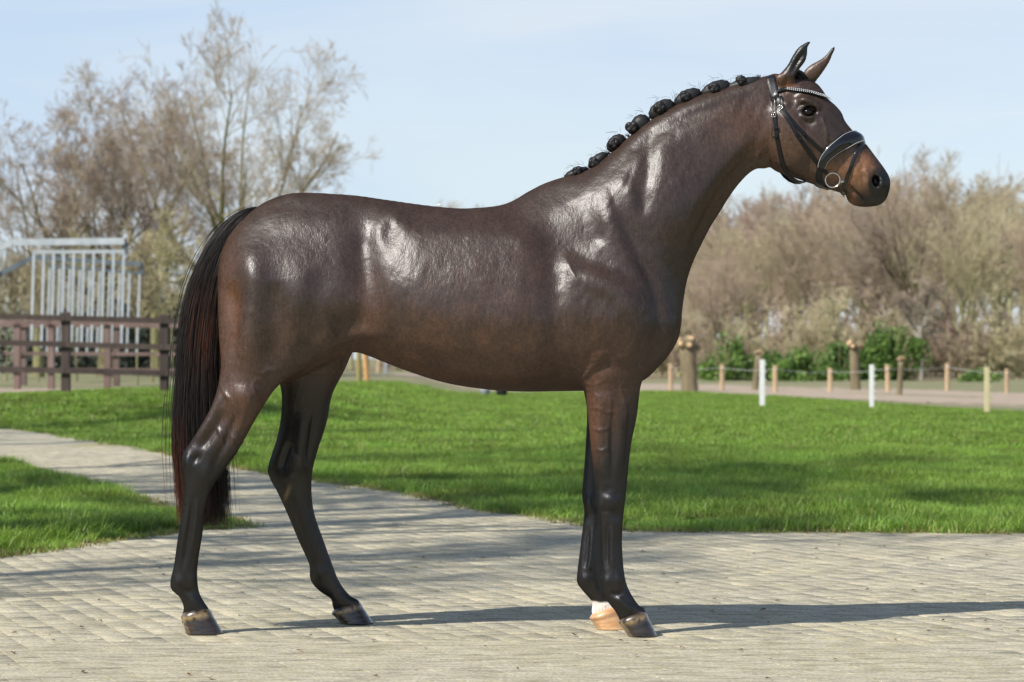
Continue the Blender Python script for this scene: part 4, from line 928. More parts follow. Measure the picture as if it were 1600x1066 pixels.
def flat_poly(name, poly, z, mat, parent=None):
    bm = bmesh.new(); vs = [bm.verts.new((x, y, z)) for x, y in poly]; f = bm.faces.new(vs); bmesh.ops.triangulate(bm, faces=[f]); bmesh.ops.recalc_face_normals(bm, faces=bm.faces)
    for f in bm.faces:
        if f.normal.z < 0: f.normal_flip()
    me = bpy.data.meshes.new(name); bm.to_mesh(me); bm.free(); me.materials.append(mat); return link(bpy.data.objects.new(name, me), parent)
# densify and roughen the edge
pe = []
for (a, b) in zip(PAVE, np.roll(PAVE, -1, 0)):
    L_ = np.hypot(*(b - a)); k = max(1, int(L_ / .25))
    for i in range(k): pe.append(a + (b - a) * i / k + rng.normal(0, .018, 2) * (1 if L_ < 30 else 0))
pave = tag(flat_poly('pavement', pe, -.0022, m_joint), kind='structure')
ang = math.radians(-19); U = np.array([math.sin(-ang), -math.cos(ang)]); Vx = np.array([math.cos(ang), -math.sin(ang) * -1]); Vx = np.array([-U[1], U[0]])
BL, BW = .204, .101
ii, jj = np.meshgrid(np.arange(-230, 230), np.arange(-260, 260), indexing='ij')
cu = (ii + .5 * (jj % 2)) * (BL + .0018); cv = jj * (BW + .0020); cx = cu * U[0] + cv * Vx[0]; cy = cu * U[1] + cv * Vx[1] + 8
D_ = cy + D0; vis = (D_ > 7.7) & (D_ < 31) & (np.abs(cx) < D_ * .189 + 1.6)
ok = vis & in_poly(PAVE, cx, cy); bx, by = cx[ok], cy[ok]; dd = by + D0
o_ = np.argsort(dd * (1 + .0 * bx) + (np.abs(bx) > dd * .189 - .05) * 50); bx, by = bx[o_], by[o_]; nb_ = len(bx)
def brick_geo(seed):
    r = np.random.default_rng(seed); l2, w2 = BL / 2 + r.uniform(-.001, .001), BW / 2 + r.uniform(-.001, .001); c = .0013 + r.uniform(0, .0008)
    lo = [(-l2, -w2), (l2, -w2), (l2, w2), (-l2, w2)]; j = r.normal(0, .0012, (4, 2))
    V = [(a, b, -.03) for a, b in lo] + [(a, b, -c * .7) for a, b in lo] + [(a - math.copysign(c, a) + j[i, 0], b - math.copysign(c, b) + j[i, 1], r.normal(0, .0006)) for i, (a, b) in enumerate(lo)]
    Fs = [[8, 9, 10, 11]] + [[i, (i + 1) % 4, 4 + (i + 1) % 4, 4 + i] for i in range(4)] + [[4 + i, 4 + (i + 1) % 4, 8 + (i + 1) % 4, 8 + i] for i in range(4)]
    return np.array(V), np.array(Fs)
rotz = math.atan2(U[1], U[0]); geos = [brick_geo(i) for i in range(8)]; meshes = []
for i, (V, Fs) in enumerate(geos):
    me = bpy.data.meshes.new('paver'); me.from_pydata([tuple(v) for v in V], [], Fs.tolist()); me.materials.append(M_PAV); meshes.append(me)
for i in range(300):
    o = bpy.data.objects.new('paver', meshes[i % 8]); o.location = (bx[i], by[i], rng.normal(0, .0005)); o.rotation_euler = (rng.normal(0, .004), rng.normal(0, .003), rotz + rng.normal(0, .006)); link(o, pave)
n_ = nb_ - 300; gi = rng.integers(0, 8, n_); GV = np.stack([g[0] for g in geos])[gi]; a = rotz + rng.normal(0, .006, n_)
tx, ty = rng.normal(0, .003, n_)[:, None], rng.normal(0, .004, n_)[:, None]
zz = GV[:, :, 2] + rng.normal(0, .0005, n_)[:, None] + GV[:, :, 0] * tx + GV[:, :, 1] * ty
xx = GV[:, :, 0] * np.cos(a)[:, None] - GV[:, :, 1] * np.sin(a)[:, None] + bx[300:, None]; yy = GV[:, :, 0] * np.sin(a)[:, None] + GV[:, :, 1] * np.cos(a)[:, None] + by[300:, None]
Vall = np.stack([xx, yy, zz], 2).reshape(-1, 3); Qall = (np.arange(n_)[:, None, None] * 12 + geos[0][1][None]).reshape(-1, 4)
rn = np.repeat(rng.random(n_), 12)
tag(mesh_np('pavers', Vall, Qall, M_PAV, pave, smooth=False, attrs={'rnd': rn}), kind='stuff')
farp = [p for p in PAVE if p[1] + D0 > 29] ; tag(flat_poly('far_paving', [tuple(p) for p in (np.array([G(a, b) for a, b in [(160, 690), (120, 684), (80, 678), (0, 668), (-150, 655), (-400, 642), (-400, 690), (-150, 708), (-60, 714)]]))], -.002, M_PAV, pave))
print('pavers', nb_, round(time.time() - T0, 1))
# ------------------------------------------------------------------ grass blades
def grass_mat():
    m, t, b, l = new_mat('grass blades')
    a = nd(t, 'ShaderNodeAttribute', attribute_name='Col'); g = nd(t, 'ShaderNodeNewGeometry')
    n = nd(t, 'ShaderNodeTexNoise', i_Scale=.9, i_Detail=5.0, i_Roughness=.65); l(g.outputs['Position'], n.inputs[0])
    oi = nd(t, 'ShaderNodeObjectInfo')
    mr = nd(t, 'ShaderNodeMapRange', i_1=.35, i_2=.65, i_3=.7, i_4=1.3); l(n.outputs[0], mr.inputs[0]); mo = nd(t, 'ShaderNodeMapRange', i_3=.75, i_4=1.2); l(oi.outputs['Random'], mo.inputs[0]); mu = nd(t, 'ShaderNodeMath', operation='MULTIPLY'); l(mr.outputs[0], mu.inputs[0]); l(mo.outputs[0], mu.inputs[1])
    hs = nd(t, 'ShaderNodeHueSaturation'); l(a.outputs['Color'], hs.inputs['Color']); l(mu.outputs[0], hs.inputs['Value'])
    mh = nd(t, 'ShaderNodeMapRange', i_1=.3, i_2=.7, i_3=.485, i_4=.515); l(n.outputs[0], mh.inputs[0]); l(mh.outputs[0], hs.inputs['Hue'])
    l(hs.outputs[0], b.inputs['Base Color']); b.inputs['Roughness'].default_value = .42; b.inputs['Specular IOR Level'].default_value = .4
    tr = nd(t, 'ShaderNodeBsdfTranslucent'); l(hs.outputs[0], tr.inputs[0]); ms = nd(t, 'ShaderNodeMixShader', i_0=.35); l(b.outputs[0], ms.inputs[1]); l(tr.outputs[0], ms.inputs[2]); l(ms.outputs[0], t.nodes['Material Output'].inputs[0])
    return m
M_GR = grass_mat()
def tuft(seed, n=40, rad=.07, hmin=.03, hmax=.075, w=.0032, dry=.06, lean=.7):
    r = np.random.default_rng(seed); k = 5
    a = r.uniform(0, 6.283, n); q = rad * np.sqrt(r.random(n)); bx_, by_ = q * np.cos(a), q * np.sin(a)
    d = r.uniform(0, 6.283, n); ln = r.uniform(.15, lean, n); h = r.uniform(hmin, hmax, n); t = np.linspace(0, 1, k)[None]
    x = bx_[:, None] + np.cos(d)[:, None] * (ln * h)[:, None] * t ** 2 * 1.3; y = by_[:, None] + np.sin(d)[:, None] * (ln * h)[:, None] * t ** 2 * 1.3; z = h[:, None] * (t - .22 * ln[:, None] * t ** 2) - .008
    wd = w * r.uniform(.7, 1.3, n)[:, None] * np.array([1, 1, .85, .55, .08])[None]; fx, fy = -np.sin(d + r.normal(0, .5, n))[:, None], np.cos(d + r.normal(0, .5, n))[:, None]
    L_ = np.stack([x - fx * wd, y - fy * wd, z], 2); R_ = np.stack([x + fx * wd, y + fy * wd, z], 2); V = np.stack([L_, R_], 2).reshape(-1, 3)
    b0 = (np.arange(n)[:, None] * k + np.arange(k - 1)[None]).ravel() * 2; Q = np.stack([b0, b0 + 1, b0 + 3, b0 + 2], 1)
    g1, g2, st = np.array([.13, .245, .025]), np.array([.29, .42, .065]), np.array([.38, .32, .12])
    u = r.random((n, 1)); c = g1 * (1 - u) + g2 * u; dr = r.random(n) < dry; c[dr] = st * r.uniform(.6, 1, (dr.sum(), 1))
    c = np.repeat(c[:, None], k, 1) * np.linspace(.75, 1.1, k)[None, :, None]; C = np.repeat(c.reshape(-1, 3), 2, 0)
    me = bpy.data.meshes.new('grass_tuft'); me.from_pydata(V.tolist(), [], Q.tolist()); at = me.attributes.new('Col', 'FLOAT_COLOR', 'POINT'); cc = np.ones((len(V), 4), np.float32); cc[:, :3] = C; at.data.foreach_set('color', cc.ravel())
    me.materials.append(M_GR); me.polygons.foreach_set('use_smooth', np.ones(len(me.polygons), bool)); return bpy.data.objects.new('grass_tuft', me)
def scatter(name, pts, scl, rot, src, label=None, kind='stuff'):
    me = bpy.data.meshes.new(name); me.vertices.add(len(pts)); me.vertices.foreach_set('co', np.asarray(pts, np.float32).ravel())
    for an, av in (('scl', scl), ('rot', rot)):
        at = me.attributes.new(an, 'FLOAT', 'POINT'); at.data.foreach_set('value', np.asarray(av, np.float32))
    at = me.attributes.new('pick', 'INT', 'POINT'); at.data.foreach_set('value', rng.integers(0, len(src), len(pts)).astype(np.int32))
    o = link(bpy.data.objects.new(name, me)); col_ = bpy.data.collections.new(name + '_kinds')
    for s_ in src: col_.objects.link(s_)
    ng = bpy.data.node_groups.new(name, 'GeometryNodeTree'); ng.interface.new_socket('Geometry', in_out='INPUT', socket_type='NodeSocketGeometry'); ng.interface.new_socket('Geometry', in_out='OUTPUT', socket_type='NodeSocketGeometry')
    N = ng.nodes; gi_ = N.new('NodeGroupInput'); go = N.new('NodeGroupOutput'); ci = N.new('GeometryNodeCollectionInfo'); ci.inputs[0].default_value = col_; ci.inputs['Separate Children'].default_value = True; ci.inputs['Reset Children'].default_value = True
    ip = N.new('GeometryNodeInstanceOnPoints'); ip.inputs['Pick Instance'].default_value = True
    def at_(n_, ty='FLOAT'): a = N.new('GeometryNodeInputNamedAttribute'); a.data_type = ty; a.inputs[0].default_value = n_; return a
    A, B, C = at_('scl'), at_('rot'), at_('pick', 'INT'); cx_ = N.new('ShaderNodeCombineXYZ'); ln = ng.links.new
    ln(gi_.outputs[0], ip.inputs['Points']); ln(ci.outputs[0], ip.inputs['Instance']); ln(C.outputs[0], ip.inputs['Instance Index']); ln(B.outputs[0], cx_.inputs[2]); ln(cx_.outputs[0], ip.inputs['Rotation']); ln(A.outputs[0], ip.inputs['Scale']); ln(ip.outputs[0], go.inputs[0])
    md = o.modifiers.new('scatter', 'NODES'); md.node_group = ng
    tag(o, kind=kind)
    if label: tag(o, label, 'grass')
    return o
def lawn_points(D0_, D1_, dens, pxlo=-60, pxhi=1660, jmargin=.03):
    A_ = (pxhi - pxlo) / F * (D1_ ** 2 - D0_ ** 2) / 2; n = int(A_ * dens)
    D = np.sqrt(rng.uniform(D0_ ** 2, D1_ ** 2, n)); px = rng.uniform(pxlo, pxhi, n); x = (px - 800) / F * D; y = D - D0
    e = rng.normal(0, jmargin, (2, n)); k = ~in_poly(PAVE, x + e[0], y + e[1]) & (D < lawn_end(x) + rng.normal(0, 1.0, n)); return x[k], y[k], D[k]
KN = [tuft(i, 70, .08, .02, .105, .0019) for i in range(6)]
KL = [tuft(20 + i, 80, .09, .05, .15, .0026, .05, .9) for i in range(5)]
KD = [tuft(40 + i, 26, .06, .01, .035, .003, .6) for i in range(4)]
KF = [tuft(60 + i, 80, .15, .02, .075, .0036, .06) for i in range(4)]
x, y, D = lawn_points(13, 30, 150, -420, 1960); lf = (x / D * F + 800 < 400) & (D < 27.5)
nn2 = vnoise(x * 10 + 500, y * 10 + 500, 9, 77)
sc = np.clip(1 + .28 * nn2, .5, 1.7)
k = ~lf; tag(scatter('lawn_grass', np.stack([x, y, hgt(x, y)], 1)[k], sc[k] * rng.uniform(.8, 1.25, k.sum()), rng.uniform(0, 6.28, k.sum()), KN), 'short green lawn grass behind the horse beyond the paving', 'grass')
x2, y2, D2 = lawn_points(13, 27.5, 170, -620, 420, .045); k = (x2 / D2 * F + 800 < 400)
ms_ = in_poly(PAVE, x2 + .12, y2 - .12) | in_poly(PAVE, x2, y2 - .3)
s2 = np.clip(1 + .25 * vnoise(x2 * 10 + 500, y2 * 10 + 500, 7, 78), .5, 1.6) * np.where(ms_, .62, 1.0)
tag(scatter('verge_grass', np.stack([x2, y2, hgt(x2, y2)], 1)[k], s2[k] * rng.uniform(.75, 1.2, k.sum()) * .85, rng.uniform(0, 6.28, k.sum()), KL), 'long lush grass on the wedge between the two paths', 'grass')
x, y, D = lawn_points(30, 85, 40, -300, 1900); scatter('distant_lawn_grass', np.stack([x, y, hgt(x, y)], 1), rng.uniform(.8, 1.7, len(x)), rng.uniform(0, 6.28, len(x)), KF); tag(bpy.data.objects['distant_lawn_grass'], 'bright green mown lawn stretching back to the sandy track', 'grass')
# dry mossy fringe along the paving edge, weeds in the joints
ex, ey = [], []
for (a, b) in zip(PAVE, np.roll(PAVE, -1, 0)):
    L_ = np.hypot(*(b - a)); 
    if (a[1] + D0 > 30 and b[1] + D0 > 30) or L_ > 12 or max(a[1], b[1]) > 22: continue
    k = int(L_ * 55); t = rng.random(k)[:, None]; p = a + (b - a) * t + rng.normal(0, .06, (k, 2)); ex += p[:, 0].tolist(); ey += p[:, 1].tolist()
ex, ey = np.array(ex), np.array(ey); k = np.abs(ex) < (ey + D0) * .2; ex, ey = ex[k], ey[k]
o = scatter('path_edge_moss', np.stack([ex, ey, np.full(len(ex), -.004)], 1), rng.uniform(.7, 1.6, len(ex)), rng.uniform(0, 6.28, len(ex)), KD); tag(o, 'dry yellowish grass and moss fringing the edge of the paving', 'grass')
k = rng.random(len(bx)) < .30; wx = bx[k] + U[0] * rng.uniform(-.1, .1, k.sum()) + Vx[0] * .058; wy = by[k] + U[1] * rng.uniform(-.1, .1, k.sum()) + Vx[1] * .058
q_ = vnoise(wx * 10 + 700, wy * 10 + 700, 9, 88) > .25; q_ |= (wy > 3) & (wy < 5.5) & (vnoise(wx * 10 + 700, wy * 10 + 700, 7, 89) > -.1); wx, wy = wx[q_], wy[q_]
KW = [tuft(80 + i, 14, .022, .003, .012, .0016, .35) for i in range(4)]
o = scatter('joint_weeds', np.stack([wx, wy, np.full(len(wx), -.002)], 1), rng.uniform(.5, 1.3, len(wx)), rng.uniform(0, 6.28, len(wx)), KW); tag(o, 'small weeds and moss growing in the paving joints', 'weeds')
# crumbs, dead leaves on the paving
m_leaf = simple_mat('dead leaf', (.09, .045, .02), (.20, .11, .05), 30, .8, .2, 90, .002)
V, Fq = [], []
for i in range(130):
    D = rng.uniform(8.5, 15); px = rng.uniform(0, 1600); x_, y_ = (px - 800) / F * D, D - D0
    s_ = rng.uniform(.004, .016); a = rng.uniform(0, 6.28); b0 = len(V)
    for (p, q, z_) in ((-1, 0, .002), (-.3, .5, .006), (.5, .45, .009), (1.1, 0, .004), (.4, -.5, .007), (-.4, -.45, .003)): V.append((x_ + (p * math.cos(a) - q * math.sin(a)) * s_, y_ + (p * math.sin(a) + q * math.cos(a)) * s_, z_ * s_ / .014 + .002))
    Fq.append([b0 + j for j in range(6)])
tag(mesh_np('leaf_litter', V, Fq, m_leaf, smooth=False), 'dead leaves and crumbs of soil scattered over the paving', 'leaf litter', kind='stuff')
print('grass', round(time.time() - T0, 1))
# ------------------------------------------------------------------ bare trees
def bark_mat(name, c0, c1, moss, rough=.9):
    m, t, b, l = new_mat(name); co = nd(t, 'ShaderNodeTexCoord'); a = nd(t, 'ShaderNodeAttribute', attribute_name='tw')
    n = nd(t, 'ShaderNodeTexNoise', i_Scale=1.3, i_Detail=6.0, i_Roughness=.7); l(co.outputs['Object'], n.inputs[0])
    r = nd(t, 'ShaderNodeValToRGB'); e = r.color_ramp.elements; e[0].position = .35; e[1].position = .65; e[0].color = (*moss, 1); e[1].color = (*c0, 1); l(n.outputs[0], r.inputs[0])
    mx = nd(t, 'ShaderNodeMix', data_type='RGBA'); mx.inputs[7].default_value = (*c1, 1); l(a.outputs['Fac'], mx.inputs[0]); l(r.outputs[0], mx.inputs[6])
    oi = nd(t, 'ShaderNodeObjectInfo'); mr = nd(t, 'ShaderNodeMapRange', i_3=.8, i_4=1.2); hs = nd(t, 'ShaderNodeHueSaturation'); l(oi.outputs['Random'], mr.inputs[0]); l(mr.outputs[0], hs.inputs['Value'])
    mr2 = nd(t, 'ShaderNodeMapRange', i_3=.485, i_4=.52); l(oi.outputs['Random'], mr2.inputs[0]); l(mr2.outputs[0], hs.inputs['Hue'])
    l(mx.outputs[2], hs.inputs['Color']); l(hs.outputs[0], b.inputs['Base Color']); b.inputs['Roughness'].default_value = rough; b.inputs['Specular IOR Level'].default_value = .15
    n2 = nd(t, 'ShaderNodeTexNoise', i_Scale=14.0, i_Detail=5.0); l(co.outputs['Object'], n2.inputs[0]); bp = nd(t, 'ShaderNodeBump', i_Strength=.8, i_Distance=.04); l(n2.outputs[0], bp.inputs['Height']); l(bp.outputs[0], b.inputs['Normal'])
    return m
M_OAK = bark_mat('oak bark', (.17, .145, .10), (.42, .34, .26), (.22, .21, .09))
M_WOOD = bark_mat('hazed wood bark', (.27, .24, .16), (.48, .40, .27), (.32, .31, .14))  # lightened: distance haze is put into the bark colours
M_WOOD2 = bark_mat('hazed reddish bark', (.26, .21, .16), (.48, .36, .28), (.26, .24, .12))  # pale for the same painted-in distance haze
def nrmz(a): return a / (np.linalg.norm(a, axis=-1, keepdims=True) + 1e-9)
def grow(seed, height, spec, r0, m0=9, lean=(0, 0), wob=.04):
    """spec: list of (children per branch, length factor, angle deg, radius factor, upward pull, wiggle, start t)"""
    r = np.random.default_rng(seed); t = np.linspace(0, 1, m0)
    tr = np.zeros((1, m0, 3)); tr[0, :, 2] = t * height * spec['trunk']; tr[0, :, 0] = lean[0] * t * height * .3 + np.cumsum(r.normal(0, wob, m0)) * t; tr[0, :, 1] = lean[1] * t * height * .3 + np.cumsum(r.normal(0, wob, m0)) * t
    rad = (r0 * (1 - .8 * t))[None]
    levels = [(tr, rad)]; P_, R_ = tr, rad; LEN = np.array([height * spec['trunk']])
    for (nc, lf, an, rf, up, wg, ts) in spec['lv']:
        n = len(P_); m = P_.shape[1]; k = r.poisson(nc, n) if nc < 200 and n > 1 else np.full(n, nc); par = np.repeat(np.arange(n), k); N = len(par)
        tt = ts + (1 - ts) * r.random(N) ** .8; tt[r.random(N) < .12] = 1.0
        f = tt * (m - 1); i0 = np.minimum(f.astype(int), m - 2); fr = (f - i0)[:, None]
        p0 = P_[par, i0] * (1 - fr) + P_[par, i0 + 1] * fr; tg = nrmz(P_[par, i0 + 1] - P_[par, i0]); pr = R_[par, i0] * (1 - fr[:, 0]) + R_[par, i0 + 1] * fr[:, 0]
        rv = nrmz(r.normal(size=(N, 3))); sd = nrmz(np.cross(tg, rv)); a = np.radians(np.clip(r.normal(an, 13, N), 12, 100))[:, None]
        d = nrmz(tg * np.cos(a) + sd * np.sin(a)); ln = LEN[par] * lf * r.uniform(.55, 1.2, N) * (1.15 - .55 * tt)
        mm = 7 if N < 600 else (5 if N < 6000 else 4)
        pts = np.zeros((N, mm, 3)); pts[:, 0] = p0; step = (ln / (mm - 1))[:, None]
        for q in range(1, mm):
            d = nrmz(d + r.normal(0, wg, (N, 3)) + np.array([0, 0, up])); pts[:, q] = pts[:, q - 1] + d * step
        rr0 = np.minimum(pr * .85, np.maximum(pr * rf * r.uniform(.7, 1.15, N), spec['rmin'])); rr = rr0[:, None] * np.linspace(1, .16, mm)[None]; rr = np.maximum(rr, spec['rmin'] * .8)
        levels.append((pts, rr)); P_, R_, LEN = pts, rr, ln
    return levels
def tube_batch(levels, sides, lo):
    Vs, Qs, A = [], [], []; off = 0
    for li, (P_, R_) in enumerate(levels):
        n, m, _ = P_.shape; s = sides[min(li, len(sides) - 1)]
        T = nrmz(np.gradient(P_, axis=1)); ref = np.where(np.abs(T[..., 2:3]) > .9, np.array([1., 0, 0]), np.array([0, 0, 1.])); U_ = nrmz(np.cross(T, ref)); W_ = np.cross(T, U_)
        rings = [P_ + (U_ * math.cos(2 * math.pi * k / s) + W_ * math.sin(2 * math.pi * k / s)) * R_[..., None] for k in range(s)]
        V = np.stack(rings, 2).reshape(-1, 3); b = (np.arange(n)[:, None] * m + np.arange(m - 1)[None]).ravel() * s
        Q = np.concatenate([np.stack([b + k, b + (k + 1) % s, b + s + (k + 1) % s, b + s + k], 1) for k in range(s)]) + off
        Vs.append(V); Qs.append(Q); A.append(np.full(len(V), min(1, max(0, (li + lo - 1) / 2.5)))); off += len(V)
    return np.concatenate(Vs), np.concatenate(Qs), np.concatenate(A)
def np_mesh(name, V, Q, A, mat):
    me = bpy.data.meshes.new(name); me.vertices.add(len(V)); me.vertices.foreach_set('co', V.astype(np.float32).ravel()); me.loops.add(Q.size); me.loops.foreach_set('vertex_index', Q.astype(np.int32).ravel())
    me.polygons.add(len(Q)); me.polygons.foreach_set('loop_start', np.arange(0, Q.size, Q.shape[1], dtype=np.int32)); me.update(calc_edges=True); me.polygons.foreach_set('use_smooth', np.ones(len(Q), bool))
    a = me.attributes.new('tw', 'FLOAT', 'POINT'); a.data.foreach_set('value', A.astype(np.float32)); me.materials.append(mat); return me
def tree_meshes(seed, height, spec, r0, mat, lean=(0, 0), sides=(8, 6, 5, 4, 3, 3)):
    lv = grow(seed, height, spec, r0, lean=lean)
    f_ = height / max(l[0][..., 2].max() for l in lv); lv = [(p * f_, q * (f_ if i < 3 else 1)) for i, (p, q) in enumerate(lv)]
    V, Q, A = tube_batch(lv[:1], sides[:1], 0); V1, Q1, A1 = tube_batch(lv[1:], sides[1:], 1)
    return np_mesh('trunk', V, Q, A, mat), np_mesh('crown', V1, Q1, A1, mat)
def put_tree(name, ms, x, y, s=1, rz=0, label=None, cat='tree', group=None, sz=None):
    e = empty(name, (x, y, float(hgt(x, y)) - .05), rz); e.scale = (s, s, sz or s)
    for n_, me in zip(('trunk', 'crown'), ms): link(bpy.data.objects.new(n_, me), e)
    tag(e, label, cat, group); return e
BIG = {'trunk': .30, 'rmin': .0065, 'lv': [(11, 1.9, 38, .62, .10, .08, .42), (9, .52, 46, .5, .06, .12, .12), (7, .52, 42, .5, .05, .14, .1), (6, .58, 36, .55, .04, .13, .1), (3, .75, 30, .6, .03, .12, .1)]}
def BIGs(n1, tr, up=.10, a=42): b = dict(BIG); b['trunk'] = tr; b['lv'] = [(n1, BIG['lv'][0][1], a, .55, up, .10, .42)] + BIG['lv'][1:]; return b
def at(px, D): return (px - 800) / F * D, D - D0
big = [('broad_oak', 5, 335, 97, 13.9, BIGs(18, .30, .10, 50), .40, (.14, 0), 'tall broad bare oak rising right above the horse\'s rump, highest crown'),
       ('broad_oak', 6, 168, 93, 12.5, BIGs(14, .32, .11, 46), .38, (-.05, 0), 'bare oak behind the metal walker frame with a dark trunk'),
       ('slender_oak', 7, 60, 90, 10.8, BIGs(9, .4, .16, 32), .26, (0, 0), 'bare many stemmed tree at the edge of the view left of the oaks'),
       ('slender_oak', 8, 245, 104, 12.0, BIGs(9, .4, .16, 32), .24, (0, 0), 'slimmer bare tree standing between the two broad oaks')]
for nm, sd, px, D, hh, sp, r0, ln, lab in big:
    x, y = at(px, D); put_tree(nm, tree_meshes(sd, hh, sp, r0, M_OAK, ln), x, y, 1, 0, lab)
print('oaks', round(time.time() - T0, 1))
MID = {'trunk': .60, 'rmin': .011, 'lv': [(18, .68, 38, .5, .12, .09, .3), (9, .5, 40, .5, .07, .12, .12), (7, .58, 34, .5, .05, .13, .1), (4, .72, 30, .6, .03, .12, .1)]}
SPR = {'trunk': .34, 'rmin': .011, 'lv': [(14, 1.6, 42, .6, .10, .09, .5), (10, .5, 42, .5, .07, .12, .12), (8, .58, 36, .5, .05, .13, .1), (4, .72, 30, .6, .03, .12, .1)]}
wv = [tree_meshes(100 + i, 12, MID if i % 2 else SPR, .2, M_WOOD if i % 3 else M_WOOD2) for i in range(6)]
SHR = {'trunk': .12, 'rmin': .014, 'lv': [(16, 5.5, 38, .6, .08, .14, .1), (8, .45, 36, .6, .05, .2, .15), (8, .45, 38, .7, .03, .22, .1), (4, .5, 36, .7, .0, .22, .1)]}
sv = [tree_meshes(130 + i, 4, SHR, .08, M_WOOD2 if i % 2 else M_WOOD, sides=(5, 4, 3, 3, 3)) for i in range(3)]
print('wood variants', [len(m[1].polygons) for m in wv], [len(m[1].polygons) for m in sv], round(time.time() - T0, 1))
sky_l = [(600, 330), (700, 318), (760, 302), (820, 300), (1060, 330), (1120, 292), (1180, 272), (1240, 268), (1290, 300), (1330, 300), (1370, 262), (1410, 244), (1450, 238), (1500, 252), (1560, 268), (1640, 285), (1750, 280)]
r = random.Random(5); cnt = 0
for row, (Db, n, f_) in enumerate(((150, 15, .80), (172, 19, .95), (198, 24, 1.0), (228, 30, .95), (250, 30, .85))):
    for i in range(n):
        px = 640 + (i + r.uniform(-.3, .6)) * 1150 / n
        D = Db + r.uniform(-9, 9); top = np.interp(px, *zip(*sky_l)); hh = ((HZ - top) / F * D + CH) * f_ * r.uniform(.95, 1.18)
        if 830 < px < 1010: continue
        x, y = at(px, D); s = hh / 12.8
        put_tree('woodland_tree', wv[r.randrange(6)], x, y, s, r.uniform(0, 6.28), 'bare brown woodland tree in the belt of trees beyond the paddock', group='bare trees of the wood beyond the paddock'); cnt += 1
for i in range(110):
    px = 600 + i * 10.8 + r.uniform(-8, 8); D = r.choice((138, 150, 166)) + r.uniform(-5, 5); x, y = at(px, D); s = r.uniform(.65, 1.35)
    if 830 < px < 1000: continue
    put_tree('bare_shrub', sv[i % 3], x, y, s, r.uniform(0, 6.28), 'leafless brown undergrowth shrub at the foot of the wood', 'shrub', 'leafless shrubs at the foot of the wood')
for i in range(22):
    px = -60 + i * 34 + r.uniform(-14, 14); D = r.choice((150, 170, 190)); x, y = at(px, D); top = 420 + r.uniform(-25, 40) - .12 * abs(px - 350)
    put_tree('woodland_tree', wv[r.randrange(6)], x, y, ((HZ - top) / F * D + CH) / 12.8, r.uniform(0, 6.28), 'small bare tree of the distant wood behind the oaks and the walker', group='bare trees of the distant wood behind the oaks')
put_tree('spreading_oak', tree_meshes(77, 12.4, SPR, .36, M_OAK), *at(1428, 143), 1.0, 0, 'large spreading bare tree with a thick dark trunk, highest in the far wood')
put_tree('pale_birch', tree_meshes(78, 5.2, MID, .10, bark_mat('birch bark', (.42, .38, .33), (.36, .28, .22), (.4, .38, .3))), *at(1440, 128), 1.0, 0, 'small pale stemmed bare tree in front of the thick trunked one')
# off the picture on the sunny side: the trees whose shadows lie across lawn and paving
SH = {'trunk': .62, 'rmin': .014, 'lv': [(13, .5, 42, .45, .12, .12, .3), (7, .5, 40, .5, .06, .16, .15), (6, .5, 40, .5, .03, .18, .1), (3, .55, 36, .6, .0, .2, .1)]}
SU = {'trunk': .7, 'rmin': .010, 'lv': [(16, .28, 34, .4, .16, .12, .3), (8, .5, 36, .5, .08, .16, .15), (7, .5, 36, .5, .05, .18, .1)]}
sh = [tree_meshes(200, 10, SU, .10, M_OAK), tree_meshes(201, 13.5, SH, .20, M_OAK), tree_meshes(202, 18, SH, .27, M_OAK)]
for k_, (x, y, v, s, rz, lab) in enumerate(((-7.6, -1.6, 0, 1, .3, 'slim bare tree out of view whose twigs shade the paving by the verge'), (-10.4, -3.9, 0, 1.75, 1.2, 'bare tree out of view whose crown shades the paving behind the horse'), (-6.3, 2.3, 1, 1, 2.1, 'bare tree out of view whose trunk shades the paving edge'), (-8.2, 5.9, 1, 1.05, 4.0, 'bare tree out of view beside the wedge of long grass'),
    (-8.9, 1.6, 2, 1.05, .4, 'tallest bare tree out of view that shades the lawn'), (-9.5, 10.5, 2, .9, 2.4, 'bare tree out of view beside the far path'), (-12, 17, 2, .95, 5.4, 'bare tree out of view short of the rail fence'), (-10.5, 4.2, 2, 1.12, 3.3, 'broad bare tree out of view that shades the far lawn'), (-13, 24, 1, 1.1, 1.3, 'bare tree out of view closest to the rail fence'))):
    put_tree('roadside_tree', sh[v], x, y, s, rz, lab)
print('woods', cnt, round(time.time() - T0, 1))
# ------------------------------------------------------------------ leafy bushes
def leaf_mat(name, c0, c1):
    m, t, b, l = new_mat(name); g = nd(t, 'ShaderNodeNewGeometry'); n = nd(t, 'ShaderNodeTexNoise', i_Scale=1.2, i_Detail=5.0, i_Roughness=.7); l(g.outputs['Position'], n.inputs[0])
    rr = nd(t, 'ShaderNodeValToRGB'); e = rr.color_ramp.elements; e[0].position = .35; e[1].position = .65; e[0].color = (*c0, 1); e[1].color = (*c1, 1); l(n.outputs[0], rr.inputs[0]); l(rr.outputs[0], b.inputs['Base Color'])
    b.inputs['Roughness'].default_value = .5; tr = nd(t, 'ShaderNodeBsdfTranslucent'); l(rr.outputs[0], tr.inputs[0]); ms = nd(t, 'ShaderNodeMixShader', i_0=.3); l(b.outputs[0], ms.inputs[1]); l(tr.outputs[0], ms.inputs[2]); l(ms.outputs[0], t.nodes['Material Output'].inputs[0]); return m
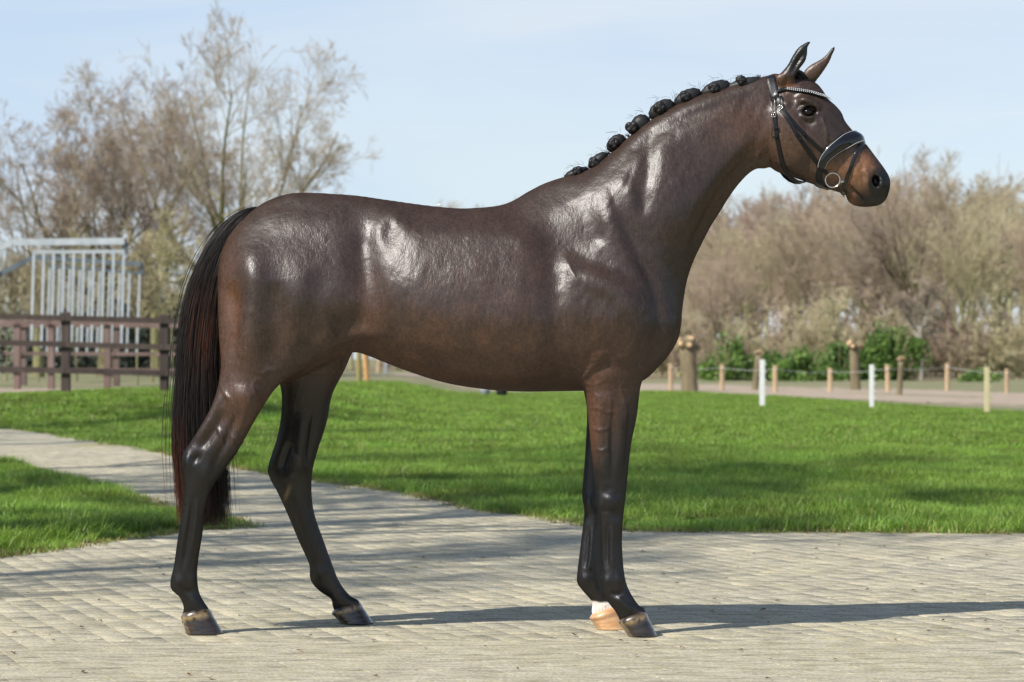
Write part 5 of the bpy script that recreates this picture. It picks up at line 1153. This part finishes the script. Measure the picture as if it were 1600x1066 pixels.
def leaf_cloud(seed, n, R3, size, clumps=26):
    r = np.random.default_rng(seed); c = nrmz(r.normal(size=(clumps, 3))) * r.uniform(.3, 1, (clumps, 1)) ** .5; c[:, 2] = np.abs(c[:, 2]) * 1.0 - .05
    k = r.integers(0, clumps, n); p = c[k] * .78 + nrmz(r.normal(size=(n, 3))) * (.30 * r.random((n, 1)) ** .4) * r.uniform(.5, 1.1, clumps)[k][:, None]; p = p * np.array(R3); p[:, 2] = np.maximum(p[:, 2], 0.03)
    a = nrmz(r.normal(size=(n, 3))); b = nrmz(np.cross(a, r.normal(size=(n, 3)))); s = size * r.uniform(.6, 1.3, (n, 1))
    V = np.stack([p - a * s, p + b * s * .5, p + a * s, p - b * s * .5], 1).reshape(-1, 3); Q = np.arange(n * 4).reshape(n, 4); return V, Q
def bush(name, px, D, R3, n, size, mat, label, seed, cat='bush', group=None):
    x, y = at(px, D); e = empty(name, (x, y, float(hgt(x, y)))); V, Q = leaf_cloud(seed, n, R3, size); me = np_mesh('foliage', V, Q, np.zeros(len(V)), mat); link(bpy.data.objects.new('foliage', me), e)
    mb = MB(); rr = random.Random(seed)
    for i in range(7):
        a = rr.uniform(0, 6.28); q = rr.uniform(.3, .8); mb.tube([(0, 0, -.1), (math.cos(a) * q * R3[0] * .4, math.sin(a) * q * R3[1] * .4, R3[2] * .4), (math.cos(a) * q * R3[0] * .8, math.sin(a) * q * R3[1] * .8, R3[2] * .8)], [.05, .035, .015], 5)
    mb.build('stem', M_WOOD, e); tag(e, label, cat, group)
m_g1 = leaf_mat('rhododendron leaf', (.05, .12, .025), (.15, .26, .05)); m_g2 = leaf_mat('ivy leaf', (.07, .15, .03), (.22, .34, .07)); m_dk = leaf_mat('yew leaf', (.035, .045, .035), (.07, .085, .06)); m_bl = leaf_mat('pale blossom', (.38, .42, .28), (.55, .58, .46))
bush('leafy_bush', 1132, 124, (1.5, 1.2, 2.5), 2600, .11, m_g2, 'upright light green bush beside the first pollard willow', 1)
bush('leafy_bush', 1215, 126, (1.7, 1.4, 1.9), 2600, .11, m_g1, 'dark green bush behind the leaning stump and white post', 2)
bush('leafy_bush', 1262, 123, (2.0, 1.4, 1.9), 3200, .11, m_g2, 'low rounded bright green bush in the middle of the green row', 3)
bush('leafy_bush', 1310, 125, (1.5, 1.4, 2.3), 2600, .11, m_g1, 'green bush just behind the middle pollard willow', 4)
bush('tall_bush', 1388, 126, (2.4, 1.7, 3.0), 5200, .12, m_g2, 'tallest green bush, right of the middle pollard willow', 5)
bush('leafy_bush', 1352, 128, (1.5, 1.3, 2.2), 2200, .12, m_g1, 'narrow green bush between the pollard and the tallest bush', 6)
bush('low_shrub', 1530, 120, (1.1, .9, .7), 1400, .10, m_g2, 'low green shrub at the foot of the thick trunked tree', 7)
bush('yew_hedge', 120, 118, (10, 2, 4.4), 12000, .16, m_dk, 'dark evergreen mass behind the metal walker frame', 8, 'hedge')
bush('yew_hedge', 330, 128, (8, 2, 3.6), 8000, .16, m_dk, 'dark evergreen mass behind the horse\'s tail', 9, 'hedge')
bush('blossom_tree', -6, 84, (1.5, 1.5, 5.3), 2600, .045, m_bl, 'pale green blossoming tree cut by the edge of the view', 10, 'tree')
YS = bark_mat('young willow bark', (.26, .23, .13), (.38, .31, .20), (.28, .26, .13))
yv = [tree_meshes(300 + i, 5.2, {'trunk': .55, 'rmin': .012, 'lv': [(14, .8, 30, .5, .12, .12, .15), (7, .5, 36, .6, .08, .18, .15), (6, .5, 36, .6, .03, .22, .1), (2, .6, 30, .6, 0, .15, .1)]}, .035, YS) for i in range(2)]
for k_, (px, D, s, v) in enumerate(((215, 66, .8, 0), (238, 72, .9, 1), (60, 72, .7, 0), (270, 78, 1.0, 0), (120, 76, .85, 1), (10, 74, .8, 0))):
    put_tree('young_willow', yv[v], *at(px, D), s, k_ * 1.7, 'young bare yellow stemmed tree ' + ['under the far end of the walker arms', 'just right of the walker bars', 'behind the left bars of the walker', 'half hidden by the horse\'s tail', 'behind the middle bars of the walker', 'at the edge of the view left of the walker bars'][k_], 'tree', 'young bare trees behind the rail fence')
# ------------------------------------------------------------------ rail fences
m_fd = simple_mat('dark stained timber', (.045, .03, .025), (.085, .06, .05), 6, .8, .4, 40, .004, stretch=(1, 1, .3), obj_var=.15)
m_fl = simple_mat('weathered reddish timber', (.13, .085, .07), (.22, .155, .135), 5, .85, .4, 40, .004, stretch=(1, 1, .3), obj_var=.15)
def rail_fence(name, D, pxs, top, bases, rails, pw, mat, label, rail_h=.10, slope=0):
    zr = lambda py, D: CH - (py - HZ) * D / F
    x0, y0 = at(pxs[0], D); e = empty(name, (x0, y0, float(hgt(x0, y0))))
    for px, b in zip(pxs, bases):
        x, y = at(px, D); h0 = float(hgt(x, y)); mb = MB(); zt = zr(top + slope * (px - pxs[0]), D)
        mb.box(x - pw / 2, x + pw / 2, y - pw / 2, y + pw / 2, h0 - .3, zt - .02, .008); mb.add([(x - pw / 2, y - pw / 2, zt - .0195), (x + pw / 2, y - pw / 2, zt - .0195), (x + pw / 2, y + pw / 2, zt - .0195), (x - pw / 2, y + pw / 2, zt - .0195), (x, y, zt + .01)], [[0, 1, 4], [1, 2, 4], [2, 3, 4], [3, 0, 4]])
        o = mb.build('post', mat, e); o.matrix_parent_inverse = Matrix.Translation(-e.location)
    for ry in rails:
        for a, b in zip(pxs[:-1], pxs[1:]):
            xa, y = at(a, D); xb, _ = at(b, D); za = zr(ry + slope * (a - pxs[0]), D); zb = zr(ry + slope * (b - pxs[0]), D); mb = MB(); yy = y - pw / 2 - .03
            v = [(xa + .004, yy - .02, za - rail_h / 2), (xb - .004, yy - .02, zb - rail_h / 2), (xb - .004, yy + .028, zb - rail_h / 2), (xa + .004, yy + .028, za - rail_h / 2)]; v += [(p[0], p[1], p[2] + rail_h) for p in v]
            mb.add(v, [[0, 1, 2, 3], [7, 6, 5, 4], [0, 4, 5, 1], [1, 5, 6, 2], [2, 6, 7, 3], [3, 7, 4, 0]]); o = mb.build('rail', mat, e); o.matrix_parent_inverse = Matrix.Translation(-e.location)
    tag(e, label, 'fence')
rail_fence('rail_fence', 47, [-205, -51, 103, 257, 411], 479, [618] * 5, [489, 530, 571], .15, m_fd, 'dark brown three rail timber fence nearest the lawn', .095, .027)
rail_fence('paddock_fence', 55, [-90, -30, 27, 80, 168, 256, 344], 499, [611] * 7, [503, 577], .13, m_fl, 'weathered reddish timber fence just behind the dark rail fence', .085, .006)
rail_fence('arena_fence', 63, [-108, 37, 182, 327], 503, [606] * 4, [508, 552], .14, m_fl, 'third timber fence farther back round the walker', .085, .004)
# ------------------------------------------------------------------ metal walker frame with hanging bars
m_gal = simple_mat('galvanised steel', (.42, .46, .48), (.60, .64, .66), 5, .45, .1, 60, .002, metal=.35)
m_gald = simple_mat('dark grey blue steel paint', (.09, .11, .13), (.16, .19, .21), 5, .5, .1, 60, .002, metal=.2)  # dark grey-blue tone for the rear arms, column and end plates
def PD(px, py, D): d = D / F; return Vector(((px - 800) * d, D - D0, CH - (py - HZ) * d))
wk = empty('horse_walker', (PD(-190, 560, 60).x, 50, float(hgt(-14, 50)))); WI = Matrix.Translation(-wk.location)
def wbeam(name, pts, wx, mat, n=4):
    mb = MB(); mb.tube([WI @ p for p in pts], wx, n); mb.v = mb.v; return mb.build(name, mat, wk)
def sq_beam(name, a, b, hw, hh, mat):
    a, b = WI @ a, WI @ b; t = (b - a).normalized(); s = t.cross(Vector((0, 0, 1))).normalized(); u = s.cross(t); v = [p + s * i * hw + u * j * hh for p in (a, b) for i, j in ((-1, -1), (1, -1), (1, 1), (-1, 1))]
    mb = MB(); mb.add(v, [[3, 2, 1, 0], [4, 5, 6, 7], [0, 1, 5, 4], [1, 2, 6, 5], [2, 3, 7, 6], [3, 0, 4, 7]]); return mb.build(name, mat, wk)
D1, D2 = 57., 64.
hub = Vector((wk.location.x, wk.location.y, CH + 1.9))
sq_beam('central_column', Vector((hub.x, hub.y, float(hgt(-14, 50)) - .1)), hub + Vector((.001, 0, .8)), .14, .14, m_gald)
sq_beam('arm', PD(20, 379, D1), PD(195, 377, D1), .06, .07, m_gal); sq_beam('arm', PD(20, 379, D1), PD(-30, 399, D1), .06, .065, m_gal); sq_beam('arm', PD(-30, 399, D1), hub + Vector((0, -.2, .3)), .06, .065, m_gal)
sq_beam('bar_rail', PD(52, 394, D1), PD(195, 393, D1), .03, .035, m_gal); sq_beam('end_plate', PD(194, 372, D1), PD(195, 398, D1), .02, .05, m_gald)
sq_beam('hanger', PD(54, 383, D1), PD(54, 392, D1), .015, .02, m_gald)
for k_ in range(10):
    t0 = 53 + k_ * 15.6; sq_beam('bar', PD(t0, 396, D1), PD(t0 - 4, 541 + (k_ % 2) * 2, D1), .03, .026, m_gal)
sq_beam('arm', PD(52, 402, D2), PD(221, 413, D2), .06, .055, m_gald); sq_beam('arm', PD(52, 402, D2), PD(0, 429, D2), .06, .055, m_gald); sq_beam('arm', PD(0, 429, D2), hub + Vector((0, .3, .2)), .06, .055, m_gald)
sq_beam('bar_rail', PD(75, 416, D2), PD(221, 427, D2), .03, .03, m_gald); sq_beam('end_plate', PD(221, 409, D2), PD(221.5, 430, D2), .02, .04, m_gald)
for k_ in range(10):
    t0 = 78 + k_ * 15.6; sq_beam('bar', PD(t0, 419 + k_ * .9, D2), PD(t0 - 5, 556, D2), .028, .024, m_gal)
tag(wk, 'galvanised horse walker arms with rows of hanging bars behind the rail fence', 'horse walker')
# ------------------------------------------------------------------ posts, pollards, small things in the paddock
m_post = simple_mat('pale split wood', (.40, .28, .16), (.56, .42, .27), 6, .8, .3, 50, .003, stretch=(1, 1, .3), obj_var=.12)
m_white = simple_mat('white plastic', (.72, .72, .68), (.82, .82, .80), 4, .4, .05, 50, .001)
m_yel = simple_mat('yellowed plastic', (.55, .48, .26), (.66, .58, .34), 4, .5, .05, 50, .001)
m_pol = simple_mat('willow bark', (.13, .105, .06), (.26, .21, .12), 5, .9, .9, 18, .03, stretch=(1, 1, .4)); m_cut = simple_mat('fresh cut wood', (.48, .30, .15), (.62, .42, .24), 9, .8, .3, 40, .004)
wp_lab = ['thin wooden paddock post just right of the horse\'s chest', 'wooden paddock post between first pollard and leaning stump', 'wooden paddock post right of the tallest white post', 'wooden paddock post left of the middle pollard', 'wooden paddock post between middle white post and slim stump', 'wooden paddock post left of the yellowed post', 'wooden paddock post farthest toward the edge of the view', 'pale wooden post seen under the belly']
posts = []
for k_, (px, t_, b_, wd, ln) in enumerate(((1048, 568, 610, 8, 0), (1128, 569, 610, 8, .5), (1211, 571, 613, 8, .3), (1297, 575, 612, 8, 0), (1387, 570, 612, 8, -.5), (1480, 568, 611, 8, .4), (1573, 576, 615, 7, 0), (590, 562, 597, 7, 2))):
    D = (CH + .01) * F / (b_ - HZ); a = PD(px, b_ + 2, D); b = PD(px + ln, t_, D); w_ = wd * D / F / 2
    e = empty('wooden_post', (a.x, a.y, float(hgt(a.x, a.y)))); mb = MB(); mb.tube([a - e.location, (a + b) / 2 - e.location, b - e.location], [w_ * .92, w_, w_ * .95], 7); mb.build('stake', m_post, e)
    mi = MB(); zc = b.z - e.location.z - .12; mi.tube([(b.x - a.x, -w_ - .005, zc), (b.x - a.x, -w_ - .06, zc)], .022, 6); mi.build('insulator', m_white, e); posts.append((b.x, b.y, b.z - .12, w_)); tag(e, wp_lab[k_], 'post')
for i in range(6):
    a, b = posts[i], posts[i + 1]; mb = MB(); pts = [Vector((a[0] + (b[0] - a[0]) * q, a[1] + (b[1] - a[1]) * q - a[3] - .04, a[2] + (b[2] - a[2]) * q - .05 * math.sin(math.pi * q))) for q in np.linspace(0, 1, 9)]
    mb.tube(pts, .006, 4); tag(mb.build('fence_tape', m_white), ['white fence tape in the first gap right of the horse', 'white fence tape in the gap behind the leaning stump', 'white fence tape in the gap right of the tallest white post', 'white fence tape in the gap behind the middle pollard', 'white fence tape in the gap left of the yellowed post', 'white fence tape in the last gap of the paddock fence'][i], 'fence tape')
for px, t_, b_, wd, mt, lab in ((1191, 562, 638, 8, m_white, 'tallest white electric fence post on the lawn edge'), (1362, 570, 640, 7, m_white, 'white electric fence post in the middle of its row'), (1542, 574, 648, 8, m_yel, 'yellowed electric fence post, nearest of its row')):
    D = CH * F / (b_ - HZ); a = PD(px, b_ + 1, D); b = PD(px, t_, D); w_ = wd * D / F / 2; e = empty('fence_post', (a.x, a.y, float(hgt(a.x, a.y)))); mb = MB(); h_ = b.z - e.location.z
    mb.box(-w_, w_, -w_ * .5, w_ * .5, -.1, h_, .004); mb.build('shaft', mt, e)
    for j in range(5): mc = MB(); z_ = h_ * (.25 + .16 * j); mc.box(w_ - .002, w_ + .035, -.012, .012, z_, z_ + .03, .004); mc.build('hook', mt, e)
    tag(e, lab, 'fence post', 'white electric fence posts')
def pollard(px, base, top, w0, w1, lean, label, knob=1.3, seed=0):
    D = (CH + .01) * F / (base - HZ); a = PD(px, base + 1, D); r_ = random.Random(seed); s = D / F
    e = empty('pollard_willow', (a.x, a.y, float(hgt(a.x, a.y)))); hh = (base - top) * s; mb = MB(); n = 9; V = []; Fs = []
    for i in range(n):
        t = i / (n - 1); rr = (w0 + (w1 - w0) * t) / 2 * s * (1 + .16 * math.exp(-t * 7)); xx = lean * s * t
        for k in range(12): q = 2 * math.pi * k / 12; f_ = rr * (1 + r_.uniform(-.09, .09)); V.append((xx + math.cos(q) * f_, math.sin(q) * f_, t * hh * .9 - .05))
    for i in range(n - 1):
        for k in range(12): Fs.append([i * 12 + k, i * 12 + (k + 1) % 12, (i + 1) * 12 + (k + 1) % 12, (i + 1) * 12 + k])
    Fs.append([(n - 1) * 12 + k for k in range(12)]); mb.add(V, Fs); mb.build('trunk', m_pol, e, True)
    R = w1 / 2 * s * knob; hb = MB(); cb = MB()
    for q in range(15):
        an_ = r_.uniform(0, 6.28); el = r_.uniform(-.15, 1.2); c = Vector((lean * s + math.cos(an_) * math.cos(el) * R * .75, math.sin(an_) * math.cos(el) * R * .75, hh * .9 + math.sin(el) * R * .55)); d = Vector((math.cos(an_) * math.cos(el), math.sin(an_) * math.cos(el), math.sin(el) + .2)).normalized(); q_ = R * r_.uniform(.26, .42)
        hb.tube([c - d * q_ * 1.2, c + d * q_ * .2, c + d * q_ * .9], [q_ * 1.25, q_ * 1.1, q_ * .75], 7); cb.tube([c + d * q_ * .9, c + d * (q_ * .9 + .012)], [q_ * .72, q_ * .68], 7)
    hb.build('knuckles', m_pol, e, True); cb.build('cut_ends', m_cut, e); tag(e, label, 'pollard willow')
pollard(1078, 611, 534, 24, 27, -3, 'stout pollard willow with the widest cut head, right of the horse\'s chest', 1.45, 1)
pollard(1179, 609, 546, 9, 11, 7, 'slim leaning pollard stump behind the tallest white post', 1.3, 2)
pollard(1337, 609, 533, 15, 15, -2, 'tall pollard willow with a round knobbly head in the middle of the paddock', 1.75, 3)
pollard(1405, 618, 556, 8, 9, 3, 'slim crooked pollard stump below the tallest green bush', 1.3, 4)
m_gw = simple_mat('tanalised wood', (.23, .19, .06), (.33, .27, .10), 5, .8, .3, 50, .003); m_ow = simple_mat('orange wood', (.50, .27, .09), (.62, .36, .15), 5, .8, .3, 50, .003); m_grey = simple_mat('grey plastic', (.26, .28, .30), (.36, .38, .40), 5, .6, .1, 50, .001); m_bkt = simple_mat('black rubber', (.012, .014, .016), (.03, .035, .04), 5, .5, .2, 50, .001)
def stake(name, px, t_, b_, wd, dx, mat, lab, cat='post'):
    D = (CH + .01) * F / (b_ - HZ); a = PD(px, b_ + 2, D); b = PD(px + dx, t_, D); mb = MB(); mb.tube([a, (a + b) / 2, b], wd * D / F / 2, 8); tag(mb.build(name, mat), lab, cat)
stake('corner_post', 561, 548, 620, 8, 0, m_gw, 'thick yellowish green post under the horse\'s flank'); stake('brace_post', 575, 548, 617, 8, -5, m_ow, 'leaning orange brace post against the greenish post')
stake('grey_stake', 604, 562, 598, 6, 0, m_grey, 'thin grey stake under the belly, right of the pale wooden post')
stake('dark_stump', 645, 572, 596, 10, 0, m_fd, 'short dark stump on the pale field under the belly', 'stump')
def tub(name, px, t_, b_, wd, mat, lab, cat):
    D = CH * F / (b_ - HZ); a = PD(px, b_, D); s = D / F; e = empty(name, (a.x, a.y, float(hgt(a.x, a.y)))); h_ = (b_ - t_) * s; w_ = wd * s / 2
    mb = MB(); mb.tube([(0, 0, 0), (0, 0, h_ * .5), (0, 0, h_)], [w_ * .82, w_ * .9, w_], 16); mb.build('shell', mat, e, True); m2 = MB(); m2.tube([(math.cos(q) * w_, math.sin(q) * w_, h_) for q in np.linspace(0, 6.283, 17)], w_ * .06, 6, False); m2.build('rim', mat, e, True); tag(e, lab, cat)
tub('rubber_bucket', 784, 598, 621, 20, m_bkt, 'black rubber bucket on the lawn below the belly line', 'bucket'); tub('grey_tub', 758, 600, 619, 17, m_grey, 'pale grey tub beside the black bucket', 'tub'); tub('white_tub', 431, 600, 620, 11, m_white, 'white tub on the lawn seen between the hind legs', 'tub')
print('done', round(time.time() - T0, 1))
